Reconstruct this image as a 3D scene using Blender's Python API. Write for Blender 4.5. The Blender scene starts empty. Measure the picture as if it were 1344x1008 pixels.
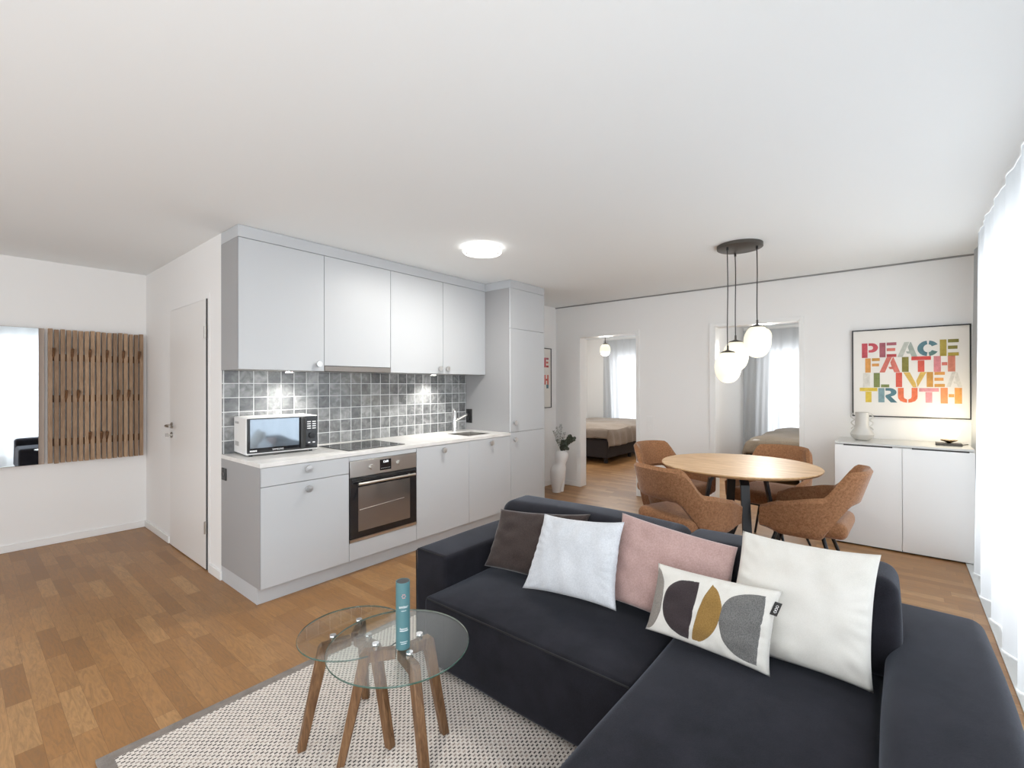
import bpy, bmesh, math, random
from mathutils import Vector, Matrix
random.seed(7)
PI = math.pi
SC = bpy.context.scene
COL = SC.collection

# ------------------------------------------------------------------ camera
cam_d = bpy.data.cameras.new('camera'); cam = bpy.data.objects.new('camera', cam_d); COL.objects.link(cam)
_y, _p, _r, _f = -.8798, .003, -.0025, 609.76
_fw = Vector((math.cos(_p)*math.sin(-_y), math.cos(_p)*math.cos(_y), math.sin(_p)))
_rt0 = Vector((math.cos(_y), math.sin(_y), 0)); _up0 = _rt0.cross(_fw)
_rt = _rt0*math.cos(_r)+_up0*math.sin(_r); _up = -_rt0*math.sin(_r)+_up0*math.cos(_r)
cam.matrix_world = Matrix(((_rt.x, _up.x, -_fw.x, -1.207), (_rt.y, _up.y, -_fw.y, -3.6317), (_rt.z, _up.z, -_fw.z, 1.3504), (0, 0, 0, 1)))
cam_d.sensor_width = 36; cam_d.lens = 36*_f/1344; cam_d.clip_start = .05
SC.camera = cam

# ------------------------------------------------------------------ world, daylight, exposure
SC.view_settings.view_transform = 'Standard'; SC.view_settings.look = 'None'
SC.view_settings.gamma = 1; SC.view_settings.use_curve_mapping = False
SC.view_settings.exposure = 0.17
w = bpy.data.worlds.new('overcast_sky'); SC.world = w; w.use_nodes = True
nt = w.node_tree; nt.nodes.clear()
wo = nt.nodes.new('ShaderNodeOutputWorld'); bg = nt.nodes.new('ShaderNodeBackground')
bg.inputs[0].default_value = (.93, .96, 1, 1); bg.inputs[1].default_value = 1.6
nt.links.new(bg.outputs[0], wo.inputs[0])
SC.cycles.max_bounces = 14; SC.cycles.diffuse_bounces = 8; SC.cycles.transparent_max_bounces = 12
SC.cycles.sample_clamp_indirect = 8; SC.cycles.caustics_reflective = False; SC.cycles.caustics_refractive = False
SC.cycles.use_denoising = True
def area(name, loc, rot, sx, sy, power, col=(1, 1, 1)):
    l = bpy.data.lights.new(name, 'AREA'); l.shape = 'RECTANGLE'; l.size = sx; l.size_y = sy; l.energy = power; l.color = col
    o = bpy.data.objects.new(name, l); o.location = loc; o.rotation_euler = rot; COL.objects.link(o); return o
# daylight through seen windows, fill through added ones (placed outside the glass, facing the room)
area('daylight_and_fill', (1.38, -4.42, 1.25), (PI/2, 0, 0), 4.4, 2.2, 112, (.91, .96, 1))
area('daylight_and_fill', (-2.0, -4.42, 1.25), (PI/2, 0, 0), 1.95, 2.2, 68, (.91, .96, 1))  # fill from an added, uncurtained window behind the camera
area('daylight_and_fill', (-3.42, -1.5, 1.25), (0, -PI/2, 0), 2.2, 3.4, 24, (.91, .96, 1))  # fill from the added rear window, out of view
area('daylight_and_fill', (8.75, .6, 1.2), (0, PI/2, 0), 1.9, 1.4, 34, (.95, .975, 1))
area('daylight_and_fill', (8.75, -2.55, 1.2), (0, PI/2, 0), 1.9, 1.6, 34, (.95, .975, 1))

# ------------------------------------------------------------------ materials
class NB:
    def __init__(s, name):
        s.m = bpy.data.materials.new(name); s.m.use_nodes = True; s.t = s.m.node_tree; s.t.nodes.clear()
        s.out = s.n('ShaderNodeOutputMaterial')
    def n(s, t, **k):
        o = s.t.nodes.new(t)
        for a, b in k.items(): setattr(o, a, b)
        return o
    def put(s, sock, v):
        if hasattr(v, 'is_output') or isinstance(v, bpy.types.NodeSocket): s.t.links.new(v, sock)
        elif v is not None: sock.default_value = v
    def math(s, op, a, b=None, c=None):
        o = s.n('ShaderNodeMath', operation=op); s.put(o.inputs[0], a)
        if b is not None: s.put(o.inputs[1], b)
        if c is not None: s.put(o.inputs[2], c)
        return o.outputs[0]
    def mix(s, f, a, b):
        o = s.n('ShaderNodeMix', data_type='RGBA'); s.put(o.inputs[0], f); s.put(o.inputs[6], a); s.put(o.inputs[7], b); return o.outputs[2]
    def ramp(s, f, pts):
        o = s.n('ShaderNodeValToRGB'); s.put(o.inputs[0], f); e = o.color_ramp.elements
        while len(e) < len(pts): e.new(.5)
        for i, (p, c) in enumerate(pts): e[i].position = p; e[i].color = (*c, 1)
        return o.outputs[0]
    def coord(s, k='Object', scale=(1, 1, 1), rot=(0, 0, 0)):
        c = s.n('ShaderNodeTexCoord'); m = s.n('ShaderNodeMapping'); s.t.links.new(c.outputs[k], m.inputs[0])
        m.inputs['Scale'].default_value = scale; m.inputs['Rotation'].default_value = rot; return m.outputs[0]
    def noise(s, vec, sc, det=3, rough=.5, dist=0):
        o = s.n('ShaderNodeTexNoise'); s.put(o.inputs['Vector'], vec); o.inputs['Scale'].default_value = sc
        o.inputs['Detail'].default_value = det; o.inputs['Roughness'].default_value = rough; o.inputs['Distortion'].default_value = dist
        return o.outputs['Fac']
    def bump(s, h, st=.2, d=.002):
        o = s.n('ShaderNodeBump'); o.inputs['Strength'].default_value = st; o.inputs['Distance'].default_value = d; s.put(o.inputs['Height'], h); return o.outputs[0]
    def bsdf(s, col=None, rough=.5, metal=0, normal=None, **k):
        b = s.n('ShaderNodeBsdfPrincipled'); s.put(b.inputs['Base Color'], col); s.put(b.inputs['Roughness'], rough); s.put(b.inputs['Metallic'], metal)
        if normal is not None: s.put(b.inputs['Normal'], normal)
        for a, v in k.items(): s.put(b.inputs[a.replace('_', ' ')], v)
        return b.outputs[0]
    def done(s, sh): s.t.links.new(sh, s.out.inputs[0]); return s.m
def c4(c): return (*c, 1)
def srgb(r, g, b):
    f = lambda x: (x/255/12.92) if x/255 <= .04045 else ((x/255+.055)/1.055)**2.4
    return (f(r), f(g), f(b))
def plain(name, col, rough=.5, metal=0, bump=0, bscale=60, vary=0, **k):
    b = NB(name); v = b.coord(); c = c4(col); nrm = None
    if vary:
        c = b.mix(b.noise(v, bscale/4, 2), c4([x*(1-vary) for x in col]), c4([min(1, x*(1+vary)) for x in col]))
    if bump: nrm = b.bump(b.noise(v, bscale, 4), bump)
    return b.done(b.bsdf(c, rough, metal, nrm, **k))
def emis(name, col, st, rough=.3, base=(1, 1, 1)):
    b = NB(name)
    return b.done(b.bsdf(c4(base), rough, 0, None, Emission_Color=c4(col), Emission_Strength=st))
def fabric(name, col, col2, scale=900, sheen=.3, bump=.25, mott=6, sheen_tint=None, spec=.25):
    b = NB(name); v = b.coord()
    n1 = b.noise(v, mott, 4, .6); n2 = b.noise(v, scale/4, 2, .7)
    f = b.math('ADD', b.math('MULTIPLY', n1, .5), b.math('MULTIPLY', n2, .5))
    c = b.ramp(f, [(.36, col), (.62, col2)])
    k = dict(Sheen_Weight=sheen, Sheen_Roughness=.4, Sheen_Tint=(.8, .86, 1, 1) if 'sofa' in name else (1, 1, 1, 1), Specular_IOR_Level=spec)
    return b.done(b.bsdf(c, .92, 0, b.bump(b.noise(v, scale/3, 3, .7), bump, .002), **k))

M = {}
M['wall'] = plain('white_wall_paint', (.83, .825, .815), .85, bump=.05, bscale=180)
M['ceil'] = plain('white_ceiling_paint', (.83, .86, .87), .9, bump=.03, bscale=150)
M['white'] = plain('white_lacquer', (.82, .82, .81), .35)
M['doorwhite'] = plain('door_lacquer', (.77, .755, .735), .4)
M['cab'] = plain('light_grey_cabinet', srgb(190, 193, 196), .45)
M['cabside'] = plain('shaded_grey_carcass', srgb(158, 158, 159), .5)  # darker copy of the cabinet grey, painted for shade on the side panels
M['gap'] = plain('painted_gap_shade', (.05, .05, .05), .8)  # near-black painted for the shade in gaps, joints and recesses
M['slot'] = plain('grey_joint', (.28, .28, .28), .8)
M['steel'] = plain('brushed_steel', (.63, .61, .58), .28, 1, bump=.05, bscale=300)
M['hoodmetal'] = plain('dull_steel', (.24, .22, .205), .45, .6)
M['chrome'] = plain('chrome', (.85, .85, .85), .22, 1)
M['nickel'] = plain('nickel', (.42, .40, .37), .3, 1)
M['knob'] = plain('satin_knob', (.72, .72, .72), .38, 1)
M['blackgloss'] = plain('black_glass', (.012, .012, .014), .05)
M['black'] = plain('black_plastic', (.02, .02, .02), .4)
M['blackmetal'] = plain('black_metal', (.018, .018, .02), .35, .2)
M['bronze'] = plain('dark_bronze_metal', (.10, .09, .08), .4, .6)
M['brass'] = plain('brass', (.55, .38, .2), .25, 1)
M['ceramic'] = plain('white_ceramic', (.82, .81, .80), .45, bump=.03)
M['ceramic_g'] = plain('grey_glazed_ceramic', (.56, .54, .5), .35, bump=.05, bscale=40)
M['opal'] = emis('opal_lamp_glass', (1, .92, .70), .42, base=(.86, .84, .74))
M['lampdisc'] = emis('ceiling_lamp_diffuser', (1, .98, .94), 3.5)
M['tableglobe'] = emis('table_lamp_glass', (1, .90, .70), 5)
M['led'] = emis('led_puck', (1, .97, .9), 12)
M['credtop'] = plain('grey_white_top', (.6, .6, .58), .3)
M['sill'] = plain('pale_stone', (.6, .61, .6), .6, bump=.05)
M['sofa'] = fabric('charcoal_sofa_fabric', (.0090, .0086, .0108), (.0190, .0184, .0238), 1400, .22, .3, 9, spec=.10)
M['sofapipe'] = plain('dark_piping', (.006, .006, .007), .8)
M['p_brown'] = fabric('dark_taupe_velvet', (.034, .024, .022), (.064, .047, .042), 700, .25, .1, 5)
M['p_grey'] = fabric('pale_grey_velvet', (.50, .52, .55), (.64, .66, .69), 700, .3, .1, 6)
M['p_pink'] = fabric('dusty_pink_velvet', (.36, .235, .215), (.50, .345, .32), 700, .3, .1, 6)
M['p_white'] = fabric('off_white_linen', (.63, .61, .56), (.71, .685, .64), 1600, .15, .35, 8)
M['pt_taupe'] = fabric('taupe_embroidery', (.19, .165, .145), (.32, .29, .26), 2500, .2, .8, 300)
M['pt_dark'] = fabric('dark_embroidery', (.028, .02, .022), (.06, .045, .048), 2500, .2, .8, 300)
M['pt_must'] = fabric('mustard_embroidery', (.22, .12, .03), (.36, .22, .07), 2500, .2, .8, 300)
M['pt_grey'] = fabric('grey_embroidery', (.08, .08, .078), (.24, .235, .225), 2500, .2, .8, 300)
M['chair'] = fabric('rust_chenille', (.185, .080, .033), (.37, .185, .092), 900, .3, .5, 75)
M['duvet'] = fabric('taupe_duvet', (.22, .18, .145), (.30, .25, .21), 300, .2, .1, 4)
M['duvet2'] = fabric('grey_brown_duvet', (.12, .10, .075), (.19, .155, .12), 300, .2, .1, 4)
M['sheet'] = plain('grey_sheet', (.45, .44, .43), .8)
M['bedbase'] = plain('dark_bed_base', (.02, .015, .015), .8)
M['leaf'] = plain('dark_eucalyptus', (.045, .055, .035), .6, vary=.5)
M['leafpale'] = plain('pale_eucalyptus', (.20, .22, .18), .7, vary=.5)
M['teal'] = plain('teal_card', srgb(78, 118, 124), .45)
M['paper'] = plain('poster_paper', (.78, .75, .70), .3)
M['ink'] = plain('white_print', (.85, .85, .85), .5)
M['pink_ink'] = plain('pink_print', (.6, .3, .3), .5)
M['outside'] = plain('pale_facade', (.6, .62, .65), .9)

def wood(name, pts, grain=(1, 1, 14), sc=8, rough=.45, bump=.15):
    b = NB(name); v = b.coord('Object', grain)
    n = b.noise(v, sc, 5, .6, 1.2)
    return b.done(b.bsdf(b.ramp(n, pts), rough, 0, b.bump(n, bump, .001), Specular_IOR_Level=.3))
M['walnut'] = wood('walnut_leg_wood', [(.3, (.085, .04, .018)), (.7, (.23, .125, .06))], (8, 8, 1), 8)
M['oaktop'] = wood('oak_table_top', [(.25, (.40, .23, .105)), (.5, (.56, .36, .19)), (.75, (.70, .49, .29))], (7, 1, 1), 3.5, .4)
M['rackwood'] = None
def rackwood():
    b = NB('slat_wood'); v = b.coord('Object', (12, 12, 1.2))
    n = b.noise(v, 7, 5, .6, 1); p = b.coord('Object')
    s = b.n('ShaderNodeSeparateXYZ'); b.put(s.inputs[0], p)
    i = b.math('FLOOR', b.math('DIVIDE', s.outputs[0], .0386)); wn = b.n('ShaderNodeTexWhiteNoise', noise_dimensions='1D'); b.put(wn.inputs['W'], i)
    a = b.ramp(n, [(.3, (.27, .16, .09)), (.72, (.50, .34, .215))])
    c = b.mix(b.math('MULTIPLY', wn.outputs[0], .55), a, (.11, .06, .03, 1))
    return b.done(b.bsdf(c, .6, 0, b.bump(n, .2, .001)))
M['rackwood'] = rackwood()
M['pegwood'] = wood('dark_peg_wood', [(.3, (.08, .038, .018)), (.7, (.20, .105, .055))], (6, 6, 1), 8)

def parquet():
    b = NB('oak_parquet'); p = b.coord('Object'); s = b.n('ShaderNodeSeparateXYZ'); b.put(s.inputs[0], p)
    X, Y = s.outputs[0], s.outputs[1]
    xr = b.math('DIVIDE', X, .0755); row = b.math('FLOOR', xr); fx = b.math('FRACT', xr)
    w1 = b.n('ShaderNodeTexWhiteNoise', noise_dimensions='1D'); b.put(w1.inputs['W'], row)
    yo = b.math('ADD', b.math('DIVIDE', Y, .40), b.math('MULTIPLY', w1.outputs[0], 7)); cell = b.math('FLOOR', yo); fy = b.math('FRACT', yo)
    cx = b.n('ShaderNodeCombineXYZ'); b.put(cx.inputs[0], row); b.put(cx.inputs[1], cell)
    w2 = b.n('ShaderNodeTexWhiteNoise', noise_dimensions='2D'); b.put(w2.inputs['Vector'], cx.outputs[0])
    # grain: offset per block
    g = b.n('ShaderNodeVectorMath', operation='ADD'); b.put(g.inputs[0], p)
    sc = b.n('ShaderNodeVectorMath', operation='SCALE'); b.put(sc.inputs[0], w2.outputs['Color']); sc.inputs['Scale'].default_value = 9
    b.put(g.inputs[1], sc.outputs[0])
    mp = b.n('ShaderNodeMapping'); b.put(mp.inputs[0], g.outputs[0]); mp.inputs['Scale'].default_value = (1, .13, 1)
    n = b.noise(mp.outputs[0], 38, 6, .62, 3.0); fine = b.noise(mp.outputs[0], 260, 3, .6, .4)
    base = b.ramp(w2.outputs[0], [(0, srgb(148, 104, 60)), (.3, srgb(162, 116, 69)), (.65, srgb(171, 125, 77)), (.9, srgb(181, 136, 87)), (1, srgb(188, 146, 98))])
    dark = b.mix(.5, base, (.17, .095, .042, 1))
    c = b.mix(b.ramp(n, [(.36, (1, 1, 1)), (.60, (0, 0, 0))]), base, dark)
    c = b.mix(b.math('MULTIPLY', fine, .32), c, (.19, .11, .05, 1))
    ex = b.math('GREATER_THAN', b.math('ABSOLUTE', b.math('SUBTRACT', fx, .5)), .488)
    ey = b.math('GREATER_THAN', b.math('ABSOLUTE', b.math('SUBTRACT', fy, .5)), .4975)
    e = b.math('MAXIMUM', ex, ey)
    c = b.mix(b.math('MULTIPLY', e, .38), c, (.10, .05, .02, 1))
    h = b.math('SUBTRACT', b.math('MULTIPLY', n, .3), e)
    return b.done(b.bsdf(c, b.math('ADD', b.math('MULTIPLY', n, .15), .33), 0, b.bump(h, .12, .0008)))
M['parquet'] = parquet()

def tiles():
    b = NB('grey_glazed_tiles'); p = b.coord('Object'); s = b.n('ShaderNodeSeparateXYZ'); b.put(s.inputs[0], p)
    X = b.math('DIVIDE', s.outputs[0], .0985); Z = b.math('DIVIDE', b.math('SUBTRACT', s.outputs[2], -.010), .1008)
    cx = b.n('ShaderNodeCombineXYZ'); b.put(cx.inputs[0], b.math('FLOOR', X)); b.put(cx.inputs[1], b.math('FLOOR', Z))
    w2 = b.n('ShaderNodeTexWhiteNoise', noise_dimensions='2D'); b.put(w2.inputs['Vector'], cx.outputs[0])
    g = b.n('ShaderNodeVectorMath', operation='ADD'); b.put(g.inputs[0], p); sc = b.n('ShaderNodeVectorMath', operation='SCALE'); b.put(sc.inputs[0], w2.outputs['Color']); sc.inputs['Scale'].default_value = 5
    b.put(g.inputs[1], sc.outputs[0])
    n = b.noise(g.outputs[0], 16, 3, .55, .8)
    f = b.math('ADD', b.math('MULTIPLY', w2.outputs[0], .30), b.math('MULTIPLY', n, .75))
    c = b.ramp(f, [(.25, srgb(84, 86, 88)), (.5, srgb(116, 118, 119)), (.78, srgb(164, 166, 166))])
    ax = b.math('ABSOLUTE', b.math('SUBTRACT', b.math('FRACT', X), .5)); az = b.math('ABSOLUTE', b.math('SUBTRACT', b.math('FRACT', Z), .5))
    m = b.math('MAXIMUM', ax, az); e = b.math('GREATER_THAN', m, .474)
    c = b.mix(e, c, c4(srgb(214, 216, 217)))
    sm = b.n('ShaderNodeMapRange', interpolation_type='SMOOTHSTEP'); b.put(sm.inputs[0], m); sm.inputs[1].default_value = .43; sm.inputs[2].default_value = .478; sm.inputs[3].default_value = 1; sm.inputs[4].default_value = 0
    h = b.math('ADD', sm.outputs[0], b.math('MULTIPLY', n, .8))
    return b.done(b.bsdf(c, b.math('ADD', b.math('MULTIPLY', e, .5), .16), 0, b.bump(h, .35, .003)))
M['tiles'] = tiles()

def marble():
    b = NB('white_worktop'); v = b.coord(); n = b.noise(v, 9, 5, .6)
    return b.done(b.bsdf(b.ramp(n, [(.3, (.68, .67, .645)), (.7, (.80, .795, .78))]), .3))
M['worktop'] = marble()

def rugmat():
    b = NB('woven_rug'); p = b.coord('Object'); s = b.n('ShaderNodeSeparateXYZ'); b.put(s.inputs[0], p)
    A = b.math('DIVIDE', s.outputs[0], .0215); B = b.math('DIVIDE', s.outputs[1], .0135)
    rowp = b.math('FLOOR', B); A2 = b.math('ADD', A, b.math('MULTIPLY', b.math('MODULO', b.math('ABSOLUTE', rowp), 2), .5))
    fa = b.math('FRACT', A2); fb = b.math('FRACT', B)
    cx = b.n('ShaderNodeCombineXYZ'); b.put(cx.inputs[0], b.math('FLOOR', A2)); b.put(cx.inputs[1], rowp)
    w2 = b.n('ShaderNodeTexWhiteNoise', noise_dimensions='2D'); b.put(w2.inputs['Vector'], cx.outputs[0])
    dash = b.math('MULTIPLY', b.math('LESS_THAN', b.math('ABSOLUTE', b.math('SUBTRACT', fa, .5)), .29), b.math('LESS_THAN', b.math('ABSOLUTE', b.math('SUBTRACT', fb, .5)), .22))
    light = b.mix(b.noise(p, 130, 2), c4(srgb(196, 186, 176)), c4(srgb(230, 224, 216)))
    dk = b.ramp(w2.outputs[0], [(0, srgb(45, 38, 38)), (.6, srgb(95, 84, 80)), (1, srgb(165, 148, 138))])
    tan = b.math('LESS_THAN', b.math('ABSOLUTE', b.math('SUBTRACT', fa, .5)), .07)
    c = b.mix(b.math('MULTIPLY', b.math('GREATER_THAN', fb, .85), .35), light, c4(srgb(170, 150, 138)))
    c = b.mix(dash, c, dk)
    h = b.math('MULTIPLY', b.math('SINE', b.math('MULTIPLY', fa, PI)), b.math('SINE', b.math('MULTIPLY', fb, PI)))
    return b.done(b.bsdf(c, .95, 0, b.bump(h, .5, .003)))
M['rug'] = rugmat()
M['rugborder'] = fabric('grey_rug_border', srgb(112, 104, 98), srgb(138, 130, 123), 1500, .1, .3, 20)

def sheer(name, col=(.60, .62, .64), tr=.06):
    b = NB(name); t = b.n('ShaderNodeBsdfTranslucent'); t.inputs[0].default_value = c4(col)
    d = b.n('ShaderNodeBsdfDiffuse'); d.inputs[0].default_value = c4(col); x = b.n('ShaderNodeBsdfTransparent')
    m1 = b.n('ShaderNodeMixShader'); m1.inputs[0].default_value = .45; b.put(m1.inputs[1], t.outputs[0]); b.put(m1.inputs[2], d.outputs[0])
    m2 = b.n('ShaderNodeMixShader'); m2.inputs[0].default_value = tr; b.put(m2.inputs[1], m1.outputs[0]); b.put(m2.inputs[2], x.outputs[0])
    return b.done(m2.outputs[0])
M['sheer'] = sheer('sheer_curtain')
def thin_glass(name, tint=(.97, 1, .98), refl=.06, gl=.02):
    b = NB(name); x = b.n('ShaderNodeBsdfTransparent'); x.inputs[0].default_value = c4(tint); g = b.n('ShaderNodeBsdfGlossy'); g.inputs['Roughness'].default_value = gl
    gm = b.n('ShaderNodeNewGeometry'); dp = b.n('ShaderNodeVectorMath', operation='DOT_PRODUCT'); b.put(dp.inputs[0], gm.outputs['Normal']); b.put(dp.inputs[1], gm.outputs['Incoming'])
    sch = b.math('ADD', b.math('MULTIPLY', b.math('POWER', b.math('SUBTRACT', 1, b.math('ABSOLUTE', dp.outputs['Value'])), 5), .95), .045)
    m = b.n('ShaderNodeMixShader'); b.put(m.inputs[0], b.math('MINIMUM', b.math('MULTIPLY', sch, refl), 1)); b.put(m.inputs[1], x.outputs[0]); b.put(m.inputs[2], g.outputs[0])
    return b.done(m.outputs[0])
M['pane'] = thin_glass('window_glass', (1, 1, 1), .6)
M['tglass'] = thin_glass('table_glass', (.97, .985, .975), 1.25)
M['tedge'] = plain('green_glass_edge', (.035, .11, .08), .12, Transmission_Weight=.4)
M['mirror'] = plain('mirror_silver', (.87, .89, .89), .01, 1)
M['ovenglass'] = plain('oven_window', (.26, .23, .21), .06, .7)
def microglass():
    b = NB('microwave_window'); return b.done(b.bsdf((.34, .40, .46, 1), .05, .75, None))
M['mwglass'] = microglass()

# ------------------------------------------------------------------ geometry helpers
class MB:
    def __init__(s): s.v = []; s.f = []; s.sm = []
    def add(s, vs, fs, smooth=False):
        o = len(s.v); s.v += [tuple(v) for v in vs]; s.f += [[i+o for i in f] for f in fs]; s.sm += [smooth]*len(fs); return s
    def box(s, x0, x1, y0, y1, z0, z1):
        x0, x1 = sorted((x0, x1)); y0, y1 = sorted((y0, y1)); z0, z1 = sorted((z0, z1))
        v = [(x, y, z) for z in (z0, z1) for y in (y0, y1) for x in (x0, x1)]
        return s.add(v, [[0, 2, 3, 1], [4, 5, 7, 6], [0, 1, 5, 4], [2, 6, 7, 3], [1, 3, 7, 5], [0, 4, 6, 2]])
    def tube(s, pts, r, n=10, cap=True):
        pts = [Vector(p) for p in pts]; rs = r if isinstance(r, (list, tuple)) else [r]*len(pts); vs = []; up = None
        for i, p in enumerate(pts):
            d = (pts[min(i+1, len(pts)-1)]-pts[max(i-1, 0)]).normalized()
            if up is None: up = Vector((0, 0, 1)) if abs(d.z) < .9 else Vector((1, 0, 0))
            a = d.cross(up).normalized(); b = a.cross(d).normalized(); up = b
            for k in range(n): t = 2*PI*k/n; vs.append(p+(a*math.cos(t)+b*math.sin(t))*rs[i])
        fs = [[i*n+k, i*n+(k+1) % n, (i+1)*n+(k+1) % n, (i+1)*n+k] for i in range(len(pts)-1) for k in range(n)]
        if cap: fs += [list(range(n))[::-1], [(len(pts)-1)*n+k for k in range(n)]]
        return s.add(vs, fs, True)
    def bar(s, a, b, w, h, side=None, w2=None, h2=None):
        a, b = Vector(a), Vector(b); d = (b-a).normalized(); sd = Vector(side) if side else (Vector((0, 0, 1)) if abs(d.z) < .9 else Vector((1, 0, 0)))
        x = d.cross(sd).normalized(); y = x.cross(d).normalized(); vs = []
        for p, W, H in ((a, w, h), (b, w2 or w, h2 or h)):
            for i, j in ((-1, -1), (1, -1), (1, 1), (-1, 1)): vs.append(p+x*i*W/2+y*j*H/2)
        return s.add(vs, [[0, 3, 2, 1], [4, 5, 6, 7], [0, 1, 5, 4], [1, 2, 6, 5], [2, 3, 7, 6], [3, 0, 4, 7]])
    def lathe(s, prof, c=(0, 0, 0), n=32, axis='z', sx=1, sy=1):
        vs = []; 
        for r, z in prof:
            for k in range(n):
                t = 2*PI*k/n; a, b = r*math.cos(t)*sx, r*math.sin(t)*sy
                vs.append((c[0]+a, c[1]+b, c[2]+z) if axis == 'z' else ((c[0]+a, c[1]-z, c[2]+b) if axis == 'y' else (c[0]-z, c[1]+a, c[2]+b)))
        m = len(prof); fs = [[i*n+k, i*n+(k+1) % n, (i+1)*n+(k+1) % n, (i+1)*n+k] for i in range(m-1) for k in range(n)]
        if prof[0][0] > 1e-6: fs.append(list(range(n))[::-1])
        if prof[-1][0] > 1e-6: fs.append([(m-1)*n+k for k in range(n)])
        return s.add(vs, fs, True)
    def prism(s, poly, z0, z1):
        n = len(poly); v = [(x, y, z0) for x, y in poly]+[(x, y, z1) for x, y in poly]
        return s.add(v, [list(range(n))[::-1], [n+i for i in range(n)]]+[[i, (i+1) % n, n+(i+1) % n, n+i] for i in range(n)])
    def rbox(s, x0, x1, y0, y1, z0, z1, r, puff=(0, 0, 0), n=10, k=4, shear=0, wob=0, seed=0):
        rnd = random.Random(seed)
        lo = (x0, y0, z0); hi = (x1, y1, z1); ax = []
        for i in range(3):
            L, H = lo[i], hi[i]; a = [L+r*j/k for j in range(k)]; m = [L+r+(H-L-2*r)*j/n for j in range(n+1)]; ax.append(a+m+[H-r*j/k for j in range(k-1, -1, -1)])
        N = len(ax[0]); idx = {}; vs = []
        ph = [rnd.random()*6 for _ in range(6)]
        def V(i, j, l):
            if (i, j, l) in idx: return idx[(i, j, l)]
            p = Vector((ax[0][i], ax[1][j], ax[2][l])); c = Vector([min(max(p[q], lo[q]+r), hi[q]-r) for q in range(3)]); d = p-c
            if d.length > 1e-9: p = c+d.normalized()*r
            u = [(p[q]-(lo[q]+hi[q])/2)/((hi[q]-lo[q])/2) for q in range(3)]
            g = [max(0, 1-abs(t)**3) for t in u]
            e = Vector((puff[0]*u[0]*g[1]*g[2], puff[1]*u[1]*g[0]*g[2], puff[2]*u[2]*g[0]*g[1]))
            p = p+e
            if wob: p += Vector((math.sin(9*p.y+7*p.z+ph[0]), math.sin(8*p.x+9*p.z+ph[1]), math.sin(7*p.x+8*p.y+ph[2])))*wob
            p.x += (p.z-z0)*shear
            idx[(i, j, l)] = len(vs); vs.append(p); return idx[(i, j, l)]
        fs = []
        for a in range(N-1):
            for b in range(N-1):
                fs += [[V(a, b, 0), V(a, b+1, 0), V(a+1, b+1, 0), V(a+1, b, 0)], [V(a, b, N-1), V(a+1, b, N-1), V(a+1, b+1, N-1), V(a, b+1, N-1)],
                       [V(a, 0, b), V(a+1, 0, b), V(a+1, 0, b+1), V(a, 0, b+1)], [V(a, N-1, b), V(a, N-1, b+1), V(a+1, N-1, b+1), V(a+1, N-1, b)],
                       [V(0, a, b), V(0, a, b+1), V(0, a+1, b+1), V(0, a+1, b)], [V(N-1, a, b), V(N-1, a+1, b), V(N-1, a+1, b+1), V(N-1, a, b+1)]]
        return s.add(vs, fs, True)

ORG = {}
def mesh_obj(name, mb, mat, parent=None, bevel=0, world=True, kind=None, origin=None):
    me = bpy.data.meshes.new(name); vs = [Vector(v) for v in mb.v]
    if parent is not None: off = ORG[parent.name] if world else Vector((0, 0, 0))
    elif origin is not None: off = Vector(origin)
    elif world:
        lo = [min(v[i] for v in vs) for i in range(3)]; hi = [max(v[i] for v in vs) for i in range(3)]
        off = Vector(((lo[0]+hi[0])/2, (lo[1]+hi[1])/2, lo[2]))
    else: off = Vector((0, 0, 0))
    me.from_pydata([v-off for v in vs], [], mb.f); me.polygons.foreach_set('use_smooth', mb.sm); me.materials.append(M[mat] if isinstance(mat, str) else mat); me.update()
    me.set_sharp_from_angle(angle=.75)
    bm = bmesh.new(); bm.from_mesh(me); bmesh.ops.recalc_face_normals(bm, faces=bm.faces); bm.to_mesh(me); bm.free()
    o = bpy.data.objects.new(name, me); COL.objects.link(o)
    if parent is not None: o.parent = parent; ORG[o.name] = ORG[parent.name] if world else Vector((0, 0, 0))
    else: o.location = off if world else (0, 0, 0); ORG[o.name] = off
    if bevel:
        b = o.modifiers.new('bevel', 'BEVEL'); b.width = bevel; b.segments = 2; b.limit_method = 'ANGLE'; b.angle_limit = .7
    if kind: o['kind'] = kind
    return o
def tag(o, label, cat, group=None, kind=None):
    o['label'] = label; o['category'] = cat
    if group: o['group'] = group
    if kind: o['kind'] = kind
    return o
def thing(name, label, cat, loc, rotz=0, group=None):
    o = bpy.data.objects.new(name, None); COL.objects.link(o); o.location = loc; o.rotation_euler = (0, 0, rotz); o.empty_display_size = .1
    ORG[o.name] = Vector(loc); return tag(o, label, cat, group)
def struct(name, mb, mat, bevel=0): return mesh_obj(name, mb, mat, None, bevel, origin=(0, 0, 0), kind='structure')
def text_mesh(s, size, align='CENTER', ext=.0004):
    cu = bpy.data.curves.new('lettering', 'FONT'); cu.body = s; cu.size = size; cu.align_x = align; cu.align_y = 'CENTER'; cu.extrude = ext
    o = bpy.data.objects.new('lettering', cu); COL.objects.link(o); dg = bpy.context.evaluated_depsgraph_get(); dg.update()
    me = bpy.data.meshes.new_from_object(o.evaluated_get(dg)); vs = [tuple(v.co) for v in me.vertices]; fs = [list(p.vertices) for p in me.polygons]
    bpy.data.objects.remove(o); bpy.data.curves.remove(cu); bpy.data.meshes.remove(me); return vs, fs
def text_obj(name, s, size, mat, parent, mtx, world=True):
    vs, fs = text_mesh(s, size); mb = MB().add([mtx @ Vector(v) for v in vs], fs); return mesh_obj(name, mb, mat, parent, world=world)

H = 2.4207; YW = -4.22; XD = 4.14; YH = 1.9527
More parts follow.
